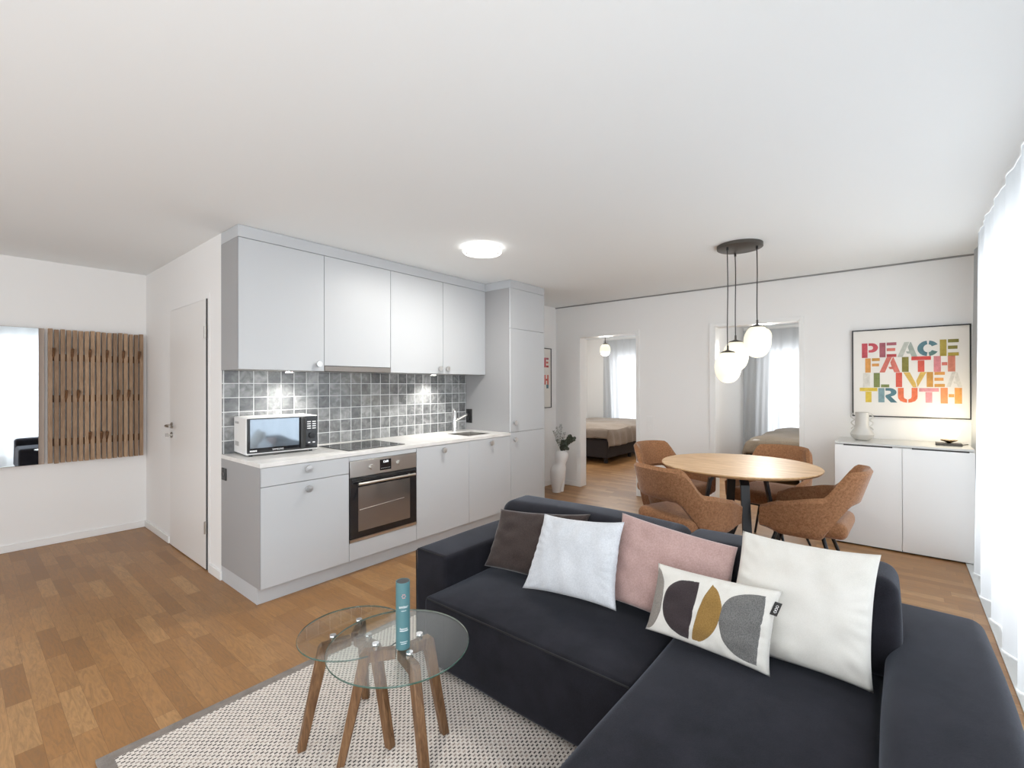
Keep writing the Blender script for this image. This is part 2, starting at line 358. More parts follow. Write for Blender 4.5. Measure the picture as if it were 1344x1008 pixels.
# ------------------------------------------------------------------ room shell
struct('floor', MB().box(-3.3, 8.9, -4.7, 3.2, -.1, 0), 'parquet')
struct('ceiling', MB().box(-3.3, 8.9, -4.4, 3.2, H, H+.1), 'ceil')
struct('wall_kitchen', MB().box(.12, XD+.12, 0, .12, 0, H), 'wall')
# entry wall with its door opening
struct('wall_entry', MB().box(0, .12, 0, .245, 0, H).box(0, .12, 1.158, YH+.12, 0, H).box(0, .12, .245, 1.158, 2.012, H), 'wall')
struct('wall_hall', MB().box(-3.3, 0, YH, YH+.12, 0, H), 'wall')
struct('wall_rear', MB().box(-3.3, -3.2, YW, -3.2, 0, H).box(-3.3, -3.2, .2, YH, 0, H).box(-3.3, -3.2, -3.2, .2, 2.3, H), 'wall')
fr = MB().box(-3.29, -3.23, -3.2, .2, 0, .06).box(-3.29, -3.23, -3.2, .2, 2.24, 2.3)
for y in (-3.2, -1.53, .14): fr.box(-3.29, -3.23, y, y+.06, .06, 2.24)
fr = struct('window_5', fr, 'white')  # unseen window added to the rear wall to brighten the room
mesh_obj('pane', MB().box(-3.265, -3.257, -3.17, .17, .05, 2.25), 'pane', fr)
# dining wall with two openings
oA = (-.385, -1.195); oB = (-2.095, -2.905); zO = 1.993
struct('wall_dining', MB().box(XD, XD+.12, 0, oA[0], 0, H).box(XD, XD+.12, oA[1], oB[0], 0, H).box(XD, XD+.12, oB[1], YW, 0, H)
       .box(XD, XD+.12, oA[0], oA[1], zO, H).box(XD, XD+.12, oB[0], oB[1], zO, H), 'wall')
# window wall: pillars, lintel, low sill
wins = [(-3.0, -1.05), (-.85, 3.6)]  # first opening is unseen, added without curtain for extra light
mb = MB().box(-3.3, 8.9, YW-.14, YW, 2.3, H)
for a, b_ in ((-3.3, -3.0), (-1.05, -.85), (3.6, 4.26)): mb.box(a, b_, YW-.14, YW, 0, 2.3)
struct('wall_window', mb, 'wall')
for i, (a, b_) in enumerate(wins):
    fr = MB(); n = 3 if b_-a > 3 else 2; z0, z1 = .02, 2.3
    fr.box(a, b_, YW-.1, YW-.04, z0, z0+.06).box(a, b_, YW-.1, YW-.04, z1-.06, z1)
    for k in range(n+1):
        x = a+(b_-a)*k/n; fr.box(max(a, x-.035), min(b_, x+.035), YW-.1, YW-.04, z0, z1)
    wf = struct('window_%d' % (i+1), fr, 'white')
    mesh_obj('pane', MB().box(a+.03, b_-.03, YW-.075, YW-.067, z0+.05, z1-.05), 'pane', wf)
struct('trim_1', MB().box(-.85, 4.14, YW, -4.03, .0005, .006), 'sill')
# grey strip painted for the shade line between ceiling and dining wall
struct('gap_shade_strip', MB().box(XD-.012, XD-.001, -.0, -4.16, H-.014, H-.001), 'slot')
# door frames of the two openings
def opening_frame(name, ya, yb):
    m = MB(); t = .014
    for y, s in ((ya, 1), (yb, -1)):
        w_ = .05 if s == 1 else .03
        m.box(XD-t, XD+.12+t, y-s*.012, y, 0, zO); m.box(XD-t, XD, y, y+s*w_, 0, zO+.03)
    m.box(XD-t, XD+.12+t, ya, yb, zO-.012, zO); m.box(XD-t, XD, ya, yb, zO, zO+.03)
    return struct(name, m, 'white', .002)
opening_frame('trim_3', *oA); opening_frame('trim_4', *oB)
# skirting boards
def skirt(name, segs):
    m = MB()
    for s in segs: m.box(*s, 0, .062)
    return struct(name, m, 'white', .003)
skirt('baseboard_hall', [(-3.2, -.014, YH-.014, YH)])
skirt('baseboard_entry', [(-.014, 0, 1.19, YH-.0), (-.014, 0, -.012, .222)])
skirt('baseboard_dining', [(XD-.012, XD, -.02, oA[0]+.05), (XD-.012, XD, oA[1]-.03, oB[0]+.05), (XD-.012, XD, oB[1]-.03, -3.2)])
skirt('baseboard_kitchen', [(2.98, XD-.012, -.013, 0)])
skirt('baseboard_rear', [(-3.2, -3.186, .2, YH-.014)])
# entry door
df = MB()
for y0, y1 in ((.222, .262), (1.141, 1.19)): df.box(-.003, .06, y0, y1, 0, 2.03)
df.box(-.003, .06, .262, 1.141, 1.996, 2.03)
struct('trim_5', df, 'wall', .001)
door = struct('door_1', MB().box(-.014, .03, .272, 1.136, .008, 1.990), 'doorwhite', .003)
mesh_obj('gap', MB().box(-.0115, .05, .2635, .2715, .004, 1.994), 'gap', door)  # dark strip painted for the shade along the hinge side
m = MB().lathe([(.026, 0), (.026, .009), (.011, .010), (.011, .045)], (-.014, 1.075, 1.02), 20, 'x').tube([(-.058, 1.08, 1.02), (-.064, 1.06, 1.02), (-.064, .95, 1.018)], .009)
mesh_obj('door_handle', m, 'nickel', door)
m = MB().lathe([(.024, 0), (.024, .009), (0, .0091)], (-.014, 1.075, .94), 20, 'x').box(-.045, -.02, 1.073, 1.078, .935, .947).box(-.062, -.04, 1.071, 1.080, .93, .956)
mesh_obj('keyhole', m, 'nickel', door)
for z in (1.70, .27): mesh_obj('hinge', MB().tube([(-.018, .264, z), (-.018, .264, z+.09)], .009), 'nickel', door)
# wall behind the entry door niche
struct('wall_entry_back', MB().box(.5, .56, .12, YH+.12, 0, H), 'wall')

# ------------------------------------------------------------------ bedrooms
struct('wall_bedroom_divider', MB().box(XD+.12, 8.4, -1.40, -1.30, 0, H), 'wall')
struct('wall_bedroom_north', MB().box(XD+.12, 8.4, 2.0, 2.1, 0, H), 'wall')
struct('wall_bedroom_south', MB().box(XD+.12, 8.4, -4.34, -4.22, 0, 2.3), 'wall')
BW = ((-3.35, -1.78), (-.1, 1.284))
mb = MB().box(8.4, 8.5, -4.4, -3.35, 0, H).box(8.4, 8.5, -1.78, -.1, 0, H).box(8.4, 8.5, 1.284, 3.1, 0, H)
for a, b_ in BW: mb.box(8.4, 8.5, a, b_, 2.06, H).box(8.4, 8.5, a, b_, 0, .3)
struct('wall_bedroom_far', mb, 'wall')
for i, (a, b_) in enumerate(BW):
    fr = MB().box(8.43, 8.48, a, b_, .3, .36).box(8.43, 8.48, a, b_, 2.0, 2.06)
    for y in (a, (a+b_)/2-.03, b_-.06): fr.box(8.43, 8.48, y, y+.06, .3, 2.06)
    fr = struct('window_%d' % (3+i), fr, 'white')
    mesh_obj('pane', MB().box(8.45, 8.458, a+.03, b_-.03, .33, 2.03), 'pane', fr)

def curtain(name, label, a, b_, z0, z1, pos, amp, pitch, axis='x', seed=1, res=.012):
    rnd = random.Random(seed); n = int(abs(b_-a)/res); vs = []; nz = 8; ph = rnd.random()*6
    def off(t):
        return amp*(.75*math.sin(2*PI*t/pitch+1.1*math.sin(2.3*t+ph))+.45*math.sin(2*PI*t/(pitch*.43)+1.6*math.sin(3.1*t+2*ph)))
    for j in range(nz+1):
        q = j/nz; z = z0+(z1-z0)*q; k = 1-.75*q
        for i in range(n+1):
            t = a+(b_-a)*i/n; o = pos+off(t+.03*math.sin(3*q+t))*k
            if axis == 'x': g = min(1, max(0, (3.62-t)/.3)); o += .042*g*g*(3-2*g)
            vs.append((t, o, z) if axis == 'x' else (o, t, z))
    fs = [[j*(n+1)+i, j*(n+1)+i+1, (j+1)*(n+1)+i+1, (j+1)*(n+1)+i] for j in range(nz) for i in range(n)]
    m = MB().add(vs, fs, True); return tag(mesh_obj(name, m, 'sheer'), label, 'curtain', 'white sheer curtains')
curtain('sheer_curtain', 'long white sheer curtain along the living room window beside the sofa', -.95, 4.05, .012, H-.004, -4.122, .036, .42, seed=4)
curtain('sheer_curtain', 'white sheer curtain seen above the bed through the left bedroom doorway', -.3, 1.49, .03, 2.36, 8.26, .045, .22, 'y', 2)
curtain('sheer_curtain', 'white sheer curtain seen through the doorway behind the pendant lamps', -3.5, -1.42, .03, 2.36, 8.26, .045, .24, 'y', 5)

def bed(label, x0, x1, y0, y1, dv, top):
    t = thing('double_bed', label, 'bed', ((x0+x1)/2, (y0+y1)/2, 0), 0, 'beds in the bedrooms')
    mesh_obj('bed_base', MB().rbox(x0+.02, x1, y0+.02, y1-.03, .09, .42, .03), 'bedbase', t)
    mesh_obj('mattress', MB().rbox(x0+.04, x1, y0+.04, y1-.04, .42, .58, .05), 'sheet', t)
    for lx in (x0+.1, (x0+x1)/2, x1-.12):
        for ly in (y0+.08, y1-.12): mesh_obj('leg', MB().box(lx, lx+.05, ly, ly+.05, 0, .10), 'bedbase', t)
    # duvet draped over the edges
    nx, ny = 60, 60; vs = []; rnd = random.Random(3)
    for i in range(nx+1):
        for j in range(ny+1):
            u = -.17+(x1-x0+.15)*i/nx; v = -.30+(y1-y0+.60)*j/ny; W = y1-y0; x = u; z = top
            def fold(a, lo, hi):
                if a < lo: return lo-(1-math.exp(-(lo-a)*9))*.05, (lo-a)
                if a > hi: return hi+(1-math.exp(-(a-hi)*9))*.05, (a-hi)
                return a, 0
            xx, d1 = fold(u, 0, 99); yy, d2 = fold(v, 0, W)
            d = math.hypot(d1, d2) if (d1 and d2) else max(d1, d2)
            rip = .014*math.sin(26*xx+3*math.sin(5*yy))*min(1, d2*6)+.014*math.sin(27*yy+2*math.sin(6*xx))*min(1, d1*6)
            edge = min(xx if xx > 0 else 0, .3)/.3; ey = min(max(0, min(yy, W-yy)), .3)/.3
            z = top-.05+.05*math.sin(PI/2*edge)*math.sin(PI/2*ey)-d*.95+.012*math.sin(7*xx+2)*math.sin(6*yy+1)
            vs.append((x0+xx+rip*(d1 > 0)*-1, y0+yy+(rip if d2 and v > W else -rip if d2 else 0), max(z, .2)))
    fs = [[i*(ny+1)+j, (i+1)*(ny+1)+j, (i+1)*(ny+1)+j+1, i*(ny+1)+j+1] for i in range(nx) for j in range(ny)]
    d = mesh_obj('duvet', MB().add(vs, fs, True), dv, t); s = d.modifiers.new('thick', 'SOLIDIFY'); s.thickness = .035; s.offset = -1
bed('double bed with taupe duvet and dark base seen through the left doorway', 5.92, 7.95, .15, 1.75, 'duvet', .64)
bed('double bed with brown grey duvet seen through the doorway behind the dining table', 5.95, 7.95, -3.75, -2.0, 'duvet2', .62)

# globe pendant
def globe_prof(r, h): return [(0, -h)]+[(r*math.sin(PI*k/18)**.85, -h*math.cos(PI*k/18)) for k in range(1, 18)]+[(0, h)]
for px, py, lab in ((6.3, .40, 'small glowing globe pendant hanging in the left bedroom'), (5.6, -2.295, 'unseen globe pendant added to light the second bedroom behind the dining pendants')):  # second pendant is out of sight, added to brighten its bedroom
    t = thing('pendant_lamp', lab, 'lamp', (px, py, 0))
    mesh_obj('ceiling_cap', MB().lathe([(.05, 0), (.05, .03), (0, .03)], (px, py, H-.03), 24), 'bronze', t)
    mesh_obj('cord', MB().tube([(px, py, 2.11), (px, py, H-.02)], .006), 'black', t)
    mesh_obj('holder', MB().lathe([(.05, 0), (.03, .02), (.008, .025), (.008, .07), (0, .07)], (px, py, 2.085), 20), 'bronze', t)
    mesh_obj('lamp_shade', MB().lathe(globe_prof(.094, .108), (px, py, 1.985), 28), 'opal', t)
    l = bpy.data.lights.new('pendant_glow', 'POINT'); l.energy = 48; l.shadow_soft_size = .1; l.color = (1, .96, .9)
    lo = bpy.data.objects.new('pendant_glow', l); lo.parent = t; lo.location = (0, 0, 1.82); COL.objects.link(lo)

# ------------------------------------------------------------------ kitchen
YF = -.6403; YU = -.2968; x1, x2, x3, x4, x5 = .5957, 1.1957, 1.797, 2.3875, 2.9725
ZD, ZT, ZB = .1022, .8746, .8473
def knob(parent, x, z, yf):
    return mesh_obj('knob', MB().lathe([(.010, 0), (.010, .014), (.022, .016), (.0235, .022), (.0225, .030), (0, .031)], (x, yf, z), 24, 'y'), 'knob', parent)
def front(parent, name, xa, xb, za, zb, yf, g=.0018):
    o = mesh_obj(name, MB().box(xa+g, xb-g, yf, yf+.019, za+g, zb-g), 'cab', parent, .0012)
    if name not in M: pass
    return o
def carcass(parent, xa, xb, za, zb, yf, side=False):
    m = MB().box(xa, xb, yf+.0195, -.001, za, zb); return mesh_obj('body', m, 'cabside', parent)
def unit(name, label, xa, xb, za, zb, yf, fronts, group=None):
    t = thing(name, label, 'cabinet', ((xa+xb)/2, (yf)/2, za), 0, group)
    carcass(t, xa+.0005, xb-.0005, za, zb, yf)
    if fronts: mesh_obj('painted_gap_shade', MB().box(xa+.0008, xb-.0008, yf+.0191, yf+.0194, za+.0005, zb-.0005), 'gap', t)  # thin dark sheet standing in for shade between the fronts
    for nm, a, b_, c, d, kn in fronts:
        f = front(t, nm, a, b_, c, d, yf)
        if kn: knob(f, kn[0], kn[1], yf)
    return t
u = unit('base_cabinet', 'grey base cabinet with one drawer above a wide door, under the microwave', 0, x1, ZD, ZB, YF,
     [('drawer', 0, x1, .7272, ZB, (.293, .806)), ('door', 0, x1, ZD, .7272, (.295, .675))])
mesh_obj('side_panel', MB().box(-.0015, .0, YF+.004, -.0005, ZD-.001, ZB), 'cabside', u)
unit('oven_cabinet', 'grey cabinet housing the built-in oven below the hob', x1, x2, ZD, ZB, YF+.012, [])
u = [o for o in COL.objects if o.name == 'oven_cabinet'][0]
mesh_obj('filler_panel', MB().box(x1+.0015, x2-.0015, YF, YF+.0125, .813, ZB-.0015), 'cab', u, .001)
mesh_obj('drawer', MB().box(x1+.0015, x2-.0015, YF, YF+.0125, ZD+.0015, .229), 'cab', u, .001)
unit('base_cabinet', 'grey single-door base cabinet between the oven and the sink unit', x2, x3, ZD, ZB, YF, [('door', x2, x3, ZD, ZB, (1.481, .799))])
unit('sink_cabinet', 'grey single-door cabinet under the sink', x3, x4, ZD, .60, YF, [('door', x3, x4, ZD, ZB, (2.085, .802))])
u = unit('tall_cabinet', 'tall grey cabinet at the right end of the kitchen', x4, x5, ZD, 2.3377, YF,
     [('door', x4, x5, ZD, .8762, (2.447, .80)), ('door', x4, x5, .8762, 1.9278, (2.447, .971)), ('door', x4, x5, 1.9278, 2.3377, None)])
tag(mesh_obj('plinth', MB().box(-.001, x5, -.5904, -.57, .0, ZD-.001).box(-.001, .018, -.57, -.001, 0, ZD-.001), 'cab'), 'light grey plinth board along the foot of the kitchen units', 'plinth')
u = unit('wall_cabinet', 'grey wall cabinet at the left end above the microwave', 0, .5973, 1.4608, 2.3377, YU, [('door', 0, .5973, 1.4608, 2.3377, (.547, 1.513))], 'kitchen wall cabinets')
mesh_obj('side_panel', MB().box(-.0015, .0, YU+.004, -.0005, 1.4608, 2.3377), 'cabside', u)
u = unit('hood_cabinet', 'grey wall cabinet with slim steel extractor hood over the hob', .5973, 1.1962, 1.475, 2.3377, YU, [('door', .5973, 1.1962, 1.503, 2.3377, None)])
mesh_obj('extractor_hood', MB().box(.6, 1.194, YU-.004, YU+.05, 1.463, 1.5005).box(.6, 1.194, YU+.05, -.03, 1.463, 1.474), 'hoodmetal', u, .001)
unit('wall_cabinet', 'grey wall cabinet right of the hood, knob low on its right', 1.1962, 1.7924, 1.4608, 2.3377, YU, [('door', 1.1962, 1.7924, 1.4608, 2.3377, (1.742, 1.511))], 'kitchen wall cabinets')
unit('wall_cabinet', 'grey wall cabinet touching the tall cabinet, knob low on its left', 1.7924, x4, 1.4608, 2.3377, YU, [('door', 1.7924, x4, 1.4608, 2.3377, (1.84, 1.511))], 'kitchen wall cabinets')
tag(mesh_obj('cabinet_cornice', MB().box(-.0015, x4, YU, -.001, 2.3392, H-.003).box(x4, x5, YF, -.001, 2.3392, H-.003), 'cab'), 'light grey filler cornice between kitchen cabinets and ceiling', 'cornice')
# splashback
tag(mesh_obj('splashback', MB().box(.002, x4-.003, -.008, -.0005, ZT+.0005, 1.4605), 'tiles'), 'splashback of square glossy grey tiles with white grout behind worktop', 'splashback')
# worktop with sink cut-out
sx0, sx1, sy0, sy1 = 1.90, 2.24, -.53, -.21
m = MB().box(-.004, sx0, YF-.004, -.001, ZB+.0005, ZT).box(sx1, x4-.001, YF-.004, -.001, ZB+.0005, ZT).box(sx0, sx1, YF-.004, sy0, ZB+.0005, ZT).box(sx0, sx1, sy1, -.001, ZB+.0005, ZT)
tag(mesh_obj('worktop', m, 'worktop', None, .0015), 'white stone worktop running from the microwave to the sink', 'worktop')
m = MB().box(sx0, sx0+.002, sy0, sy1, .70, ZT-.004).box(sx1-.002, sx1, sy0, sy1, .70, ZT-.004).box(sx0, sx1, sy0, sy0+.002, .70, ZT-.004).box(sx0, sx1, sy1-.002, sy1, .70, ZT-.004).box(sx0, sx1, sy0, sy1, .698, .702)
sk = tag(mesh_obj('sink', m, 'steel'), 'square stainless steel sink sunk in the white worktop', 'sink')
mesh_obj('drain', MB().lathe([(.04, 0), (.04, .003), (.03, .001), (0, .001)], (2.07, -.37, .702), 24), 'chrome', sk)
t = thing('kitchen_tap', 'pale chrome single-lever tap with angled spout behind the sink', 'tap', (2.13, -.10, ZT))
mesh_obj('pillar', MB().lathe([(.026, 0), (.026, .006), (.022, .008), (.022, .205), (.019, .21), (0, .21)], (2.13, -.10, ZT), 24), 'chrome', t)
mesh_obj('spout', MB().tube([(2.13, -.10, ZT+.11), (2.15, -.235, ZT+.175), (2.153, -.252, ZT+.178)], [.013, .013, .014]), 'chrome', t)
mesh_obj('lever', MB().tube([(2.13, -.10, ZT+.20), (2.115, -.10, ZT+.235)], [.008, .006]), 'chrome', t)
# hob
t = thing('induction_hob', 'black glass induction hob set into the worktop above the oven', 'hob', (.885, -.355, ZT))
mesh_obj('glass_plate', MB().box(.635, 1.138, -.567, -.142, ZT+.0003, ZT+.0055), 'blackgloss', t, .001)
m = MB()
for cx_, cy_, r in ((.77, -.26, .09), (1.02, -.26, .075), (.77, -.45, .075), (1.02, -.45, .09)):
    n = 40; vs = [(cx_+q*math.cos(2*PI*k/n), cy_+q*math.sin(2*PI*k/n), ZT+.0058) for q in (r, r-.0015) for k in range(n)]
    m.add(vs, [[k, (k+1) % n, n+(k+1) % n, n+k] for k in range(n)])
mesh_obj('zone_marking', m, 'slot', t)
# oven
ox0, ox1 = x1+.004, x2-.004; yo = YF-.004
t = thing('built_in_oven', 'stainless steel built-in oven with black glass door', 'oven', ((ox0+ox1)/2, YF, .232))
mesh_obj('control_panel', MB().box(ox0, ox1, yo, YF+.0115, .694, .810), 'steel', t, .001)
d = mesh_obj('oven_door', MB().box(ox0, ox1, yo, YF+.0115, .254, .690), 'blackgloss', t, .001)
mesh_obj('door_glass', MB().box(.665, 1.126, yo-.0015, yo, .30, .618), 'ovenglass', d)
mesh_obj('oven_rack', MB().tube([(.675, yo-.002, .455), (1.07, yo-.002, .472)], .0022), 'steel', d)
mesh_obj('handle', MB().tube([(.645, yo-.038, .648), (1.15, yo-.038, .648)], .0095).tube([(.68, yo, .648), (.68, yo-.038, .648)], .006).tube([(1.115, yo, .648), (1.115, yo-.038, .648)], .006), 'steel', d)
mesh_obj('bottom_trim', MB().box(ox0, ox1, yo, YF+.0115, .232, .252), 'steel', t)
mesh_obj('vent_strip', MB().box(ox0+.01, ox1-.01, yo-.001, yo, .672, .688), 'black', t)
disp = mesh_obj('display', MB().box(.848, .948, yo-.002, yo, .715, .795), 'blackgloss', t)
M['dispglow'] = emis('display_digits', (.9, .95, 1), 1.2)
text_obj('clock_digits', '12:00', .022, 'dispglow', disp, Matrix.Translation((.898, yo-.0025, .777)) @ Matrix.Rotation(PI/2, 4, 'X'))
m = MB()
for k in range(6): m.box(.858+k*.0145, .863+k*.0145, yo-.0026, yo-.002, .728, .731)
mesh_obj('touch_marks', m, 'ink', disp)
for kx in (.775, 1.021): mesh_obj('dial', MB().lathe([(.019, 0), (.018, .014), (.016, .018), (0, .018)], (kx, yo, .752), 28, 'y'), 'steel', t)
# led pucks under wall cabinets + their light
for lx, lab in ((.40, 'small round LED downlight under the leftmost wall cabinet'), (1.80, 'small round LED downlight under the cabinet above the sink')):
    t = thing('cabinet_downlight', lab, 'lamp', (lx, -.15, 1.452), 0, 'downlights under the wall cabinets')
    mesh_obj('housing', MB().lathe([(.032, 0), (.034, .004), (.034, .0085)], (lx, -.15, 1.452), 24), 'chrome', t)
    mesh_obj('diffuser', MB().lathe([(.026, 0), (.026, .002), (0, .002)], (lx, -.15, 1.4505), 24), 'led', t)
    l = bpy.data.lights.new('downlight_beam', 'SPOT'); l.energy = 20; l.spot_size = 2.3; l.spot_blend = .9; l.color = (1, .96, .9); l.shadow_soft_size = .03
    lo = bpy.data.objects.new('downlight_beam', l); lo.parent = t; lo.location = (0, 0, -.006); COL.objects.link(lo)
# sockets
def socket(label, axis_x, yc, zc, hy, hz):
    t = thing('wall_socket', label, 'socket', (axis_x, yc, zc))
    mesh_obj('plate', MB().box(axis_x-.009, axis_x-.0005, yc-hy, yc+hy, zc-hz, zc+hz), 'black', t, .002)
    for dz in ((-.035, .035) if hz > .06 else (0,)):
        mesh_obj('outlet', MB().lathe([(.019, 0), (.019, .001), (.017, -.002), (0, -.002)], (axis_x-.0095, yc, zc+dz), 20, 'x'), 'blackgloss', t)
socket('black power socket on the side panel of the left base cabinet', -.0015, -.065, .745, .038, .041)
socket('tall black double socket on the tall cabinet side behind the tap', x4, -.058, 1.022, .041, .074)
t = thing('light_switch', 'tall white light switch panel on the wall between both doorways', 'switch', (XD, -1.36, .889))
mesh_obj('plate', MB().box(XD-.008, XD-.0005, -1.405, -1.315, .80, .978), 'white', t, .002)
mesh_obj('rocker', MB().box(XD-.011, XD-.008, -1.385, -1.335, .90, .965), 'white', t, .001)
mesh_obj('outlet', MB().lathe([(.02, 0), (.02, .002), (.018, -.003), (0, -.003)], (XD-.0085, -1.36, .845), 20, 'x'), 'white', t)

# microwave (local frame, front faces -Y)
t = thing('microwave', 'white microwave oven with mirrored black door on the worktop', 'microwave', (.297, -.182, ZT), math.radians(-5.5))
W2, D0, D1, Z0, Z1 = .238, -.135, .145, .012, .262
mesh_obj('body', MB().box(-W2, W2, D0, D1, Z0, Z1), 'white', t, .006, world=False)
for k in range(4):
    for z0, z1 in ((.062, .092), (.215, .23)): mesh_obj('vent_slot', MB().box(-W2-.001, -W2, .10-k*.024, .112-k*.024, z0, z1), 'slot', t, world=False)
mesh_obj('control_panel', MB().box(.145, W2-.006, D0-.012, D0, Z0+.012, Z1-.006), 'blackgloss', t, .002, world=False)
dr = mesh_obj('door', MB().box(-W2+.005, .144, D0-.014, D0, Z0+.012, Z1-.006), 'blackgloss', t, .002, world=False)
mesh_obj('door_window', MB().box(-W2+.022, .10, D0-.0155, D0-.014, Z0+.045, Z1-.012), 'mwglass', dr, world=False)
mesh_obj('handle', MB().rbox(.108, .142, D0-.035, D0-.014, Z0+.018, Z1-.012, .010, n=3), 'black', dr, world=False)
text_obj('brand_lettering', 'SAMSUNG', .016, 'ink', dr, Matrix.Translation((-.04, D0-.0148, Z0+.028)) @ Matrix.Rotation(PI/2, 4, 'X'), world=False)
m = MB()
for k in range(5): m.box(-W2+.02+k*.009, -W2+.027+k*.009, D0-.0152, D0-.014, Z0+.022, Z0+.032)
mesh_obj('print_mark', m, 'ink', dr, world=False)
m = MB()
for r in range(4):
    for c in range(2): m.box(.158+c*.036, .184+c*.036, D0-.0135, D0-.012, .165+r*.016, .172+r*.016)
mesh_obj('buttons', m, 'ink', t, world=False)
mesh_obj('dial', MB().lathe([(.021, 0), (.019, .012), (0, .014)], (.189, D0-.012, .115), 24, 'y'), 'blackmetal', t, world=False)
m = MB().box(.165, .18, D0-.0135, D0-.012, .062, .070).box(.197, .214, D0-.0135, D0-.012, .062, .070)
mesh_obj('key_print', m, 'ink', t, world=False)
for a in (-.2, .2):
    for b_ in (-.10, .12): mesh_obj('foot', MB().lathe([(.012, 0), (.012, .013)], (a, b_, 0), 12), 'black', t, world=False)

# ------------------------------------------------------------------ ceiling lamp and pendant trio
t = thing('ceiling_lamp', 'round flush white ceiling lamp glowing in front of the cabinets', 'lamp', (1.42, -1.165, H-.05))
mesh_obj('housing', MB().lathe([(.125, 0), (.14, .012), (.14, .0495), (0, .0495)], (1.42, -1.165, H-.05), 48), 'white', t)
mesh_obj('diffuser', MB().lathe([(0, 0), (.11, .001), (.142, .006), (.15, .014), (.15, .026), (.14, .028)], (1.42, -1.165, H-.052), 48), 'lampdisc', t)
l = bpy.data.lights.new('ceiling_lamp_glow', 'AREA'); l.shape = 'DISK'; l.size = .26; l.energy = 21; l.color = (1, .97, .92)
lo = bpy.data.objects.new('ceiling_lamp_glow', l); lo.parent = t; lo.location = (0, 0, -.012); COL.objects.link(lo)

t = thing('pendant_cluster', 'cluster pendant of three glowing opal glass globes on black cords above dining table', 'lamp', (2.65, -2.71, H-.03))
mesh_obj('canopy', MB().lathe([(.155, 0), (.16, .003), (.16, .028), (0, .028)], (2.645, -2.712, H-.0285), 56), 'bronze', t)
for (px, py, zc) in ((2.544, -2.65, 1.486), (2.759, -2.652, 1.58), (2.646, -2.831, 1.675)):
    pts = [(px+.002*math.sin(9*k/14+px*9), py+.002*math.sin(7*k/14), zc+.15+(H-.03-zc-.15)*k/14) for k in range(15)]
    c = mesh_obj('cord', MB().tube(pts, .0038, 8), 'black', t)
    mesh_obj('cord_grip', MB().lathe([(.008, 0), (.008, .02), (.006, .025)], (px, py, H-.052), 12), 'black', c)
    mesh_obj('globe_cap', MB().lathe([(.052, 0), (.045, .008), (.02, .016), (.008, .022), (.007, .055), (0, .056)], (px, py, zc+.107), 28), 'bronze', t)
    mesh_obj('lamp_globe', MB().lathe(globe_prof(.0935, .121), (px, py, zc), 36), 'opal', t)
    l = bpy.data.lights.new('globe_glow', 'POINT'); l.energy = 1.0; l.shadow_soft_size = .09; l.color = (1, .93, .80)
    lo = bpy.data.objects.new('globe_glow', l); lo.parent = t; lo.location = (px-2.65, py+2.71, zc-.215-(H-.03)); COL.objects.link(lo)

# ------------------------------------------------------------------ mirror and coat rack on the hall wall
t = thing('wall_mirror', 'rectangular mirror with narrow wooden edge hanging beside the slatted coat rack', 'mirror', (-1.05, YH, .695))
M['palewood'] = plain('pale_brown_frame', (.42, .34, .28), .5)
mesh_obj('frame', MB().box(-1.40, -.700, YH-.03, YH-.001, .695, 1.842), 'palewood', t)
mesh_obj('backing', MB().box(-1.39, -.74, YH-.0555, YH-.03, .70, 1.838), 'palewood', t)
mesh_obj('mirror_glass', MB().box(-1.395, -.737, YH-.0575, YH-.0555, .70, 1.838), 'mirror', t)
t = thing('coat_rack', 'brown wooden slatted coat rack with fold-out pegs on the hall wall', 'coat rack', (-.345, YH, .69))
xs = [-.680+i*.0386 for i in range(17)]
m = MB(); rnd = random.Random(2)
for i, x in enumerate(xs): m.box(x, x+.0275, YH-.058, YH-.028, .694+rnd.uniform(-.002, .004), 1.84+rnd.uniform(-.004, .004))
mesh_obj('slats', m, 'rackwood', t, .001)
for z in (1.60, 1.245, .87): mesh_obj('rail', MB().box(-.67, -.045, YH-.028, YH-.002, z-.03, z+.03), 'pegwood', t)
def peg(x, z): mesh_obj('peg', MB().bar((x, YH-.03, z-.05), (x, YH-.085, z+.045), .018, .02), 'pegwood', t)
for i in (0, 3, 6, 9, 12, 15): peg(xs[i]+.033, 1.63)
for i in (2, 4, 11, 13): peg(xs[i]+.033, 1.27)
for i in (6, 8, 9): peg(xs[i]+.033, .90)

# ------------------------------------------------------------------ rug
t = thing('area_rug', 'large cream woven rug with dark flecks and grey border under the tables', 'rug', (-.05, -2.4, 0))
rx0, rx1, ry0, ry1 = -.875, .85, -3.75, -1.412
mesh_obj('pile', MB().box(rx0+.045, rx1-.045, ry0+.045, ry1-.045, .001, .010), 'rug', t)
b_ = .046
mesh_obj('border', MB().box(rx0, rx1, ry1-b_, ry1, .0008, .011).box(rx0, rx1, ry0, ry0+b_, .0008, .011).box(rx0, rx0+b_, ry0+b_, ry1-b_, .0008, .011).box(rx1-b_, rx1, ry0+b_, ry1-b_, .0008, .011), 'rugborder', t, .002)

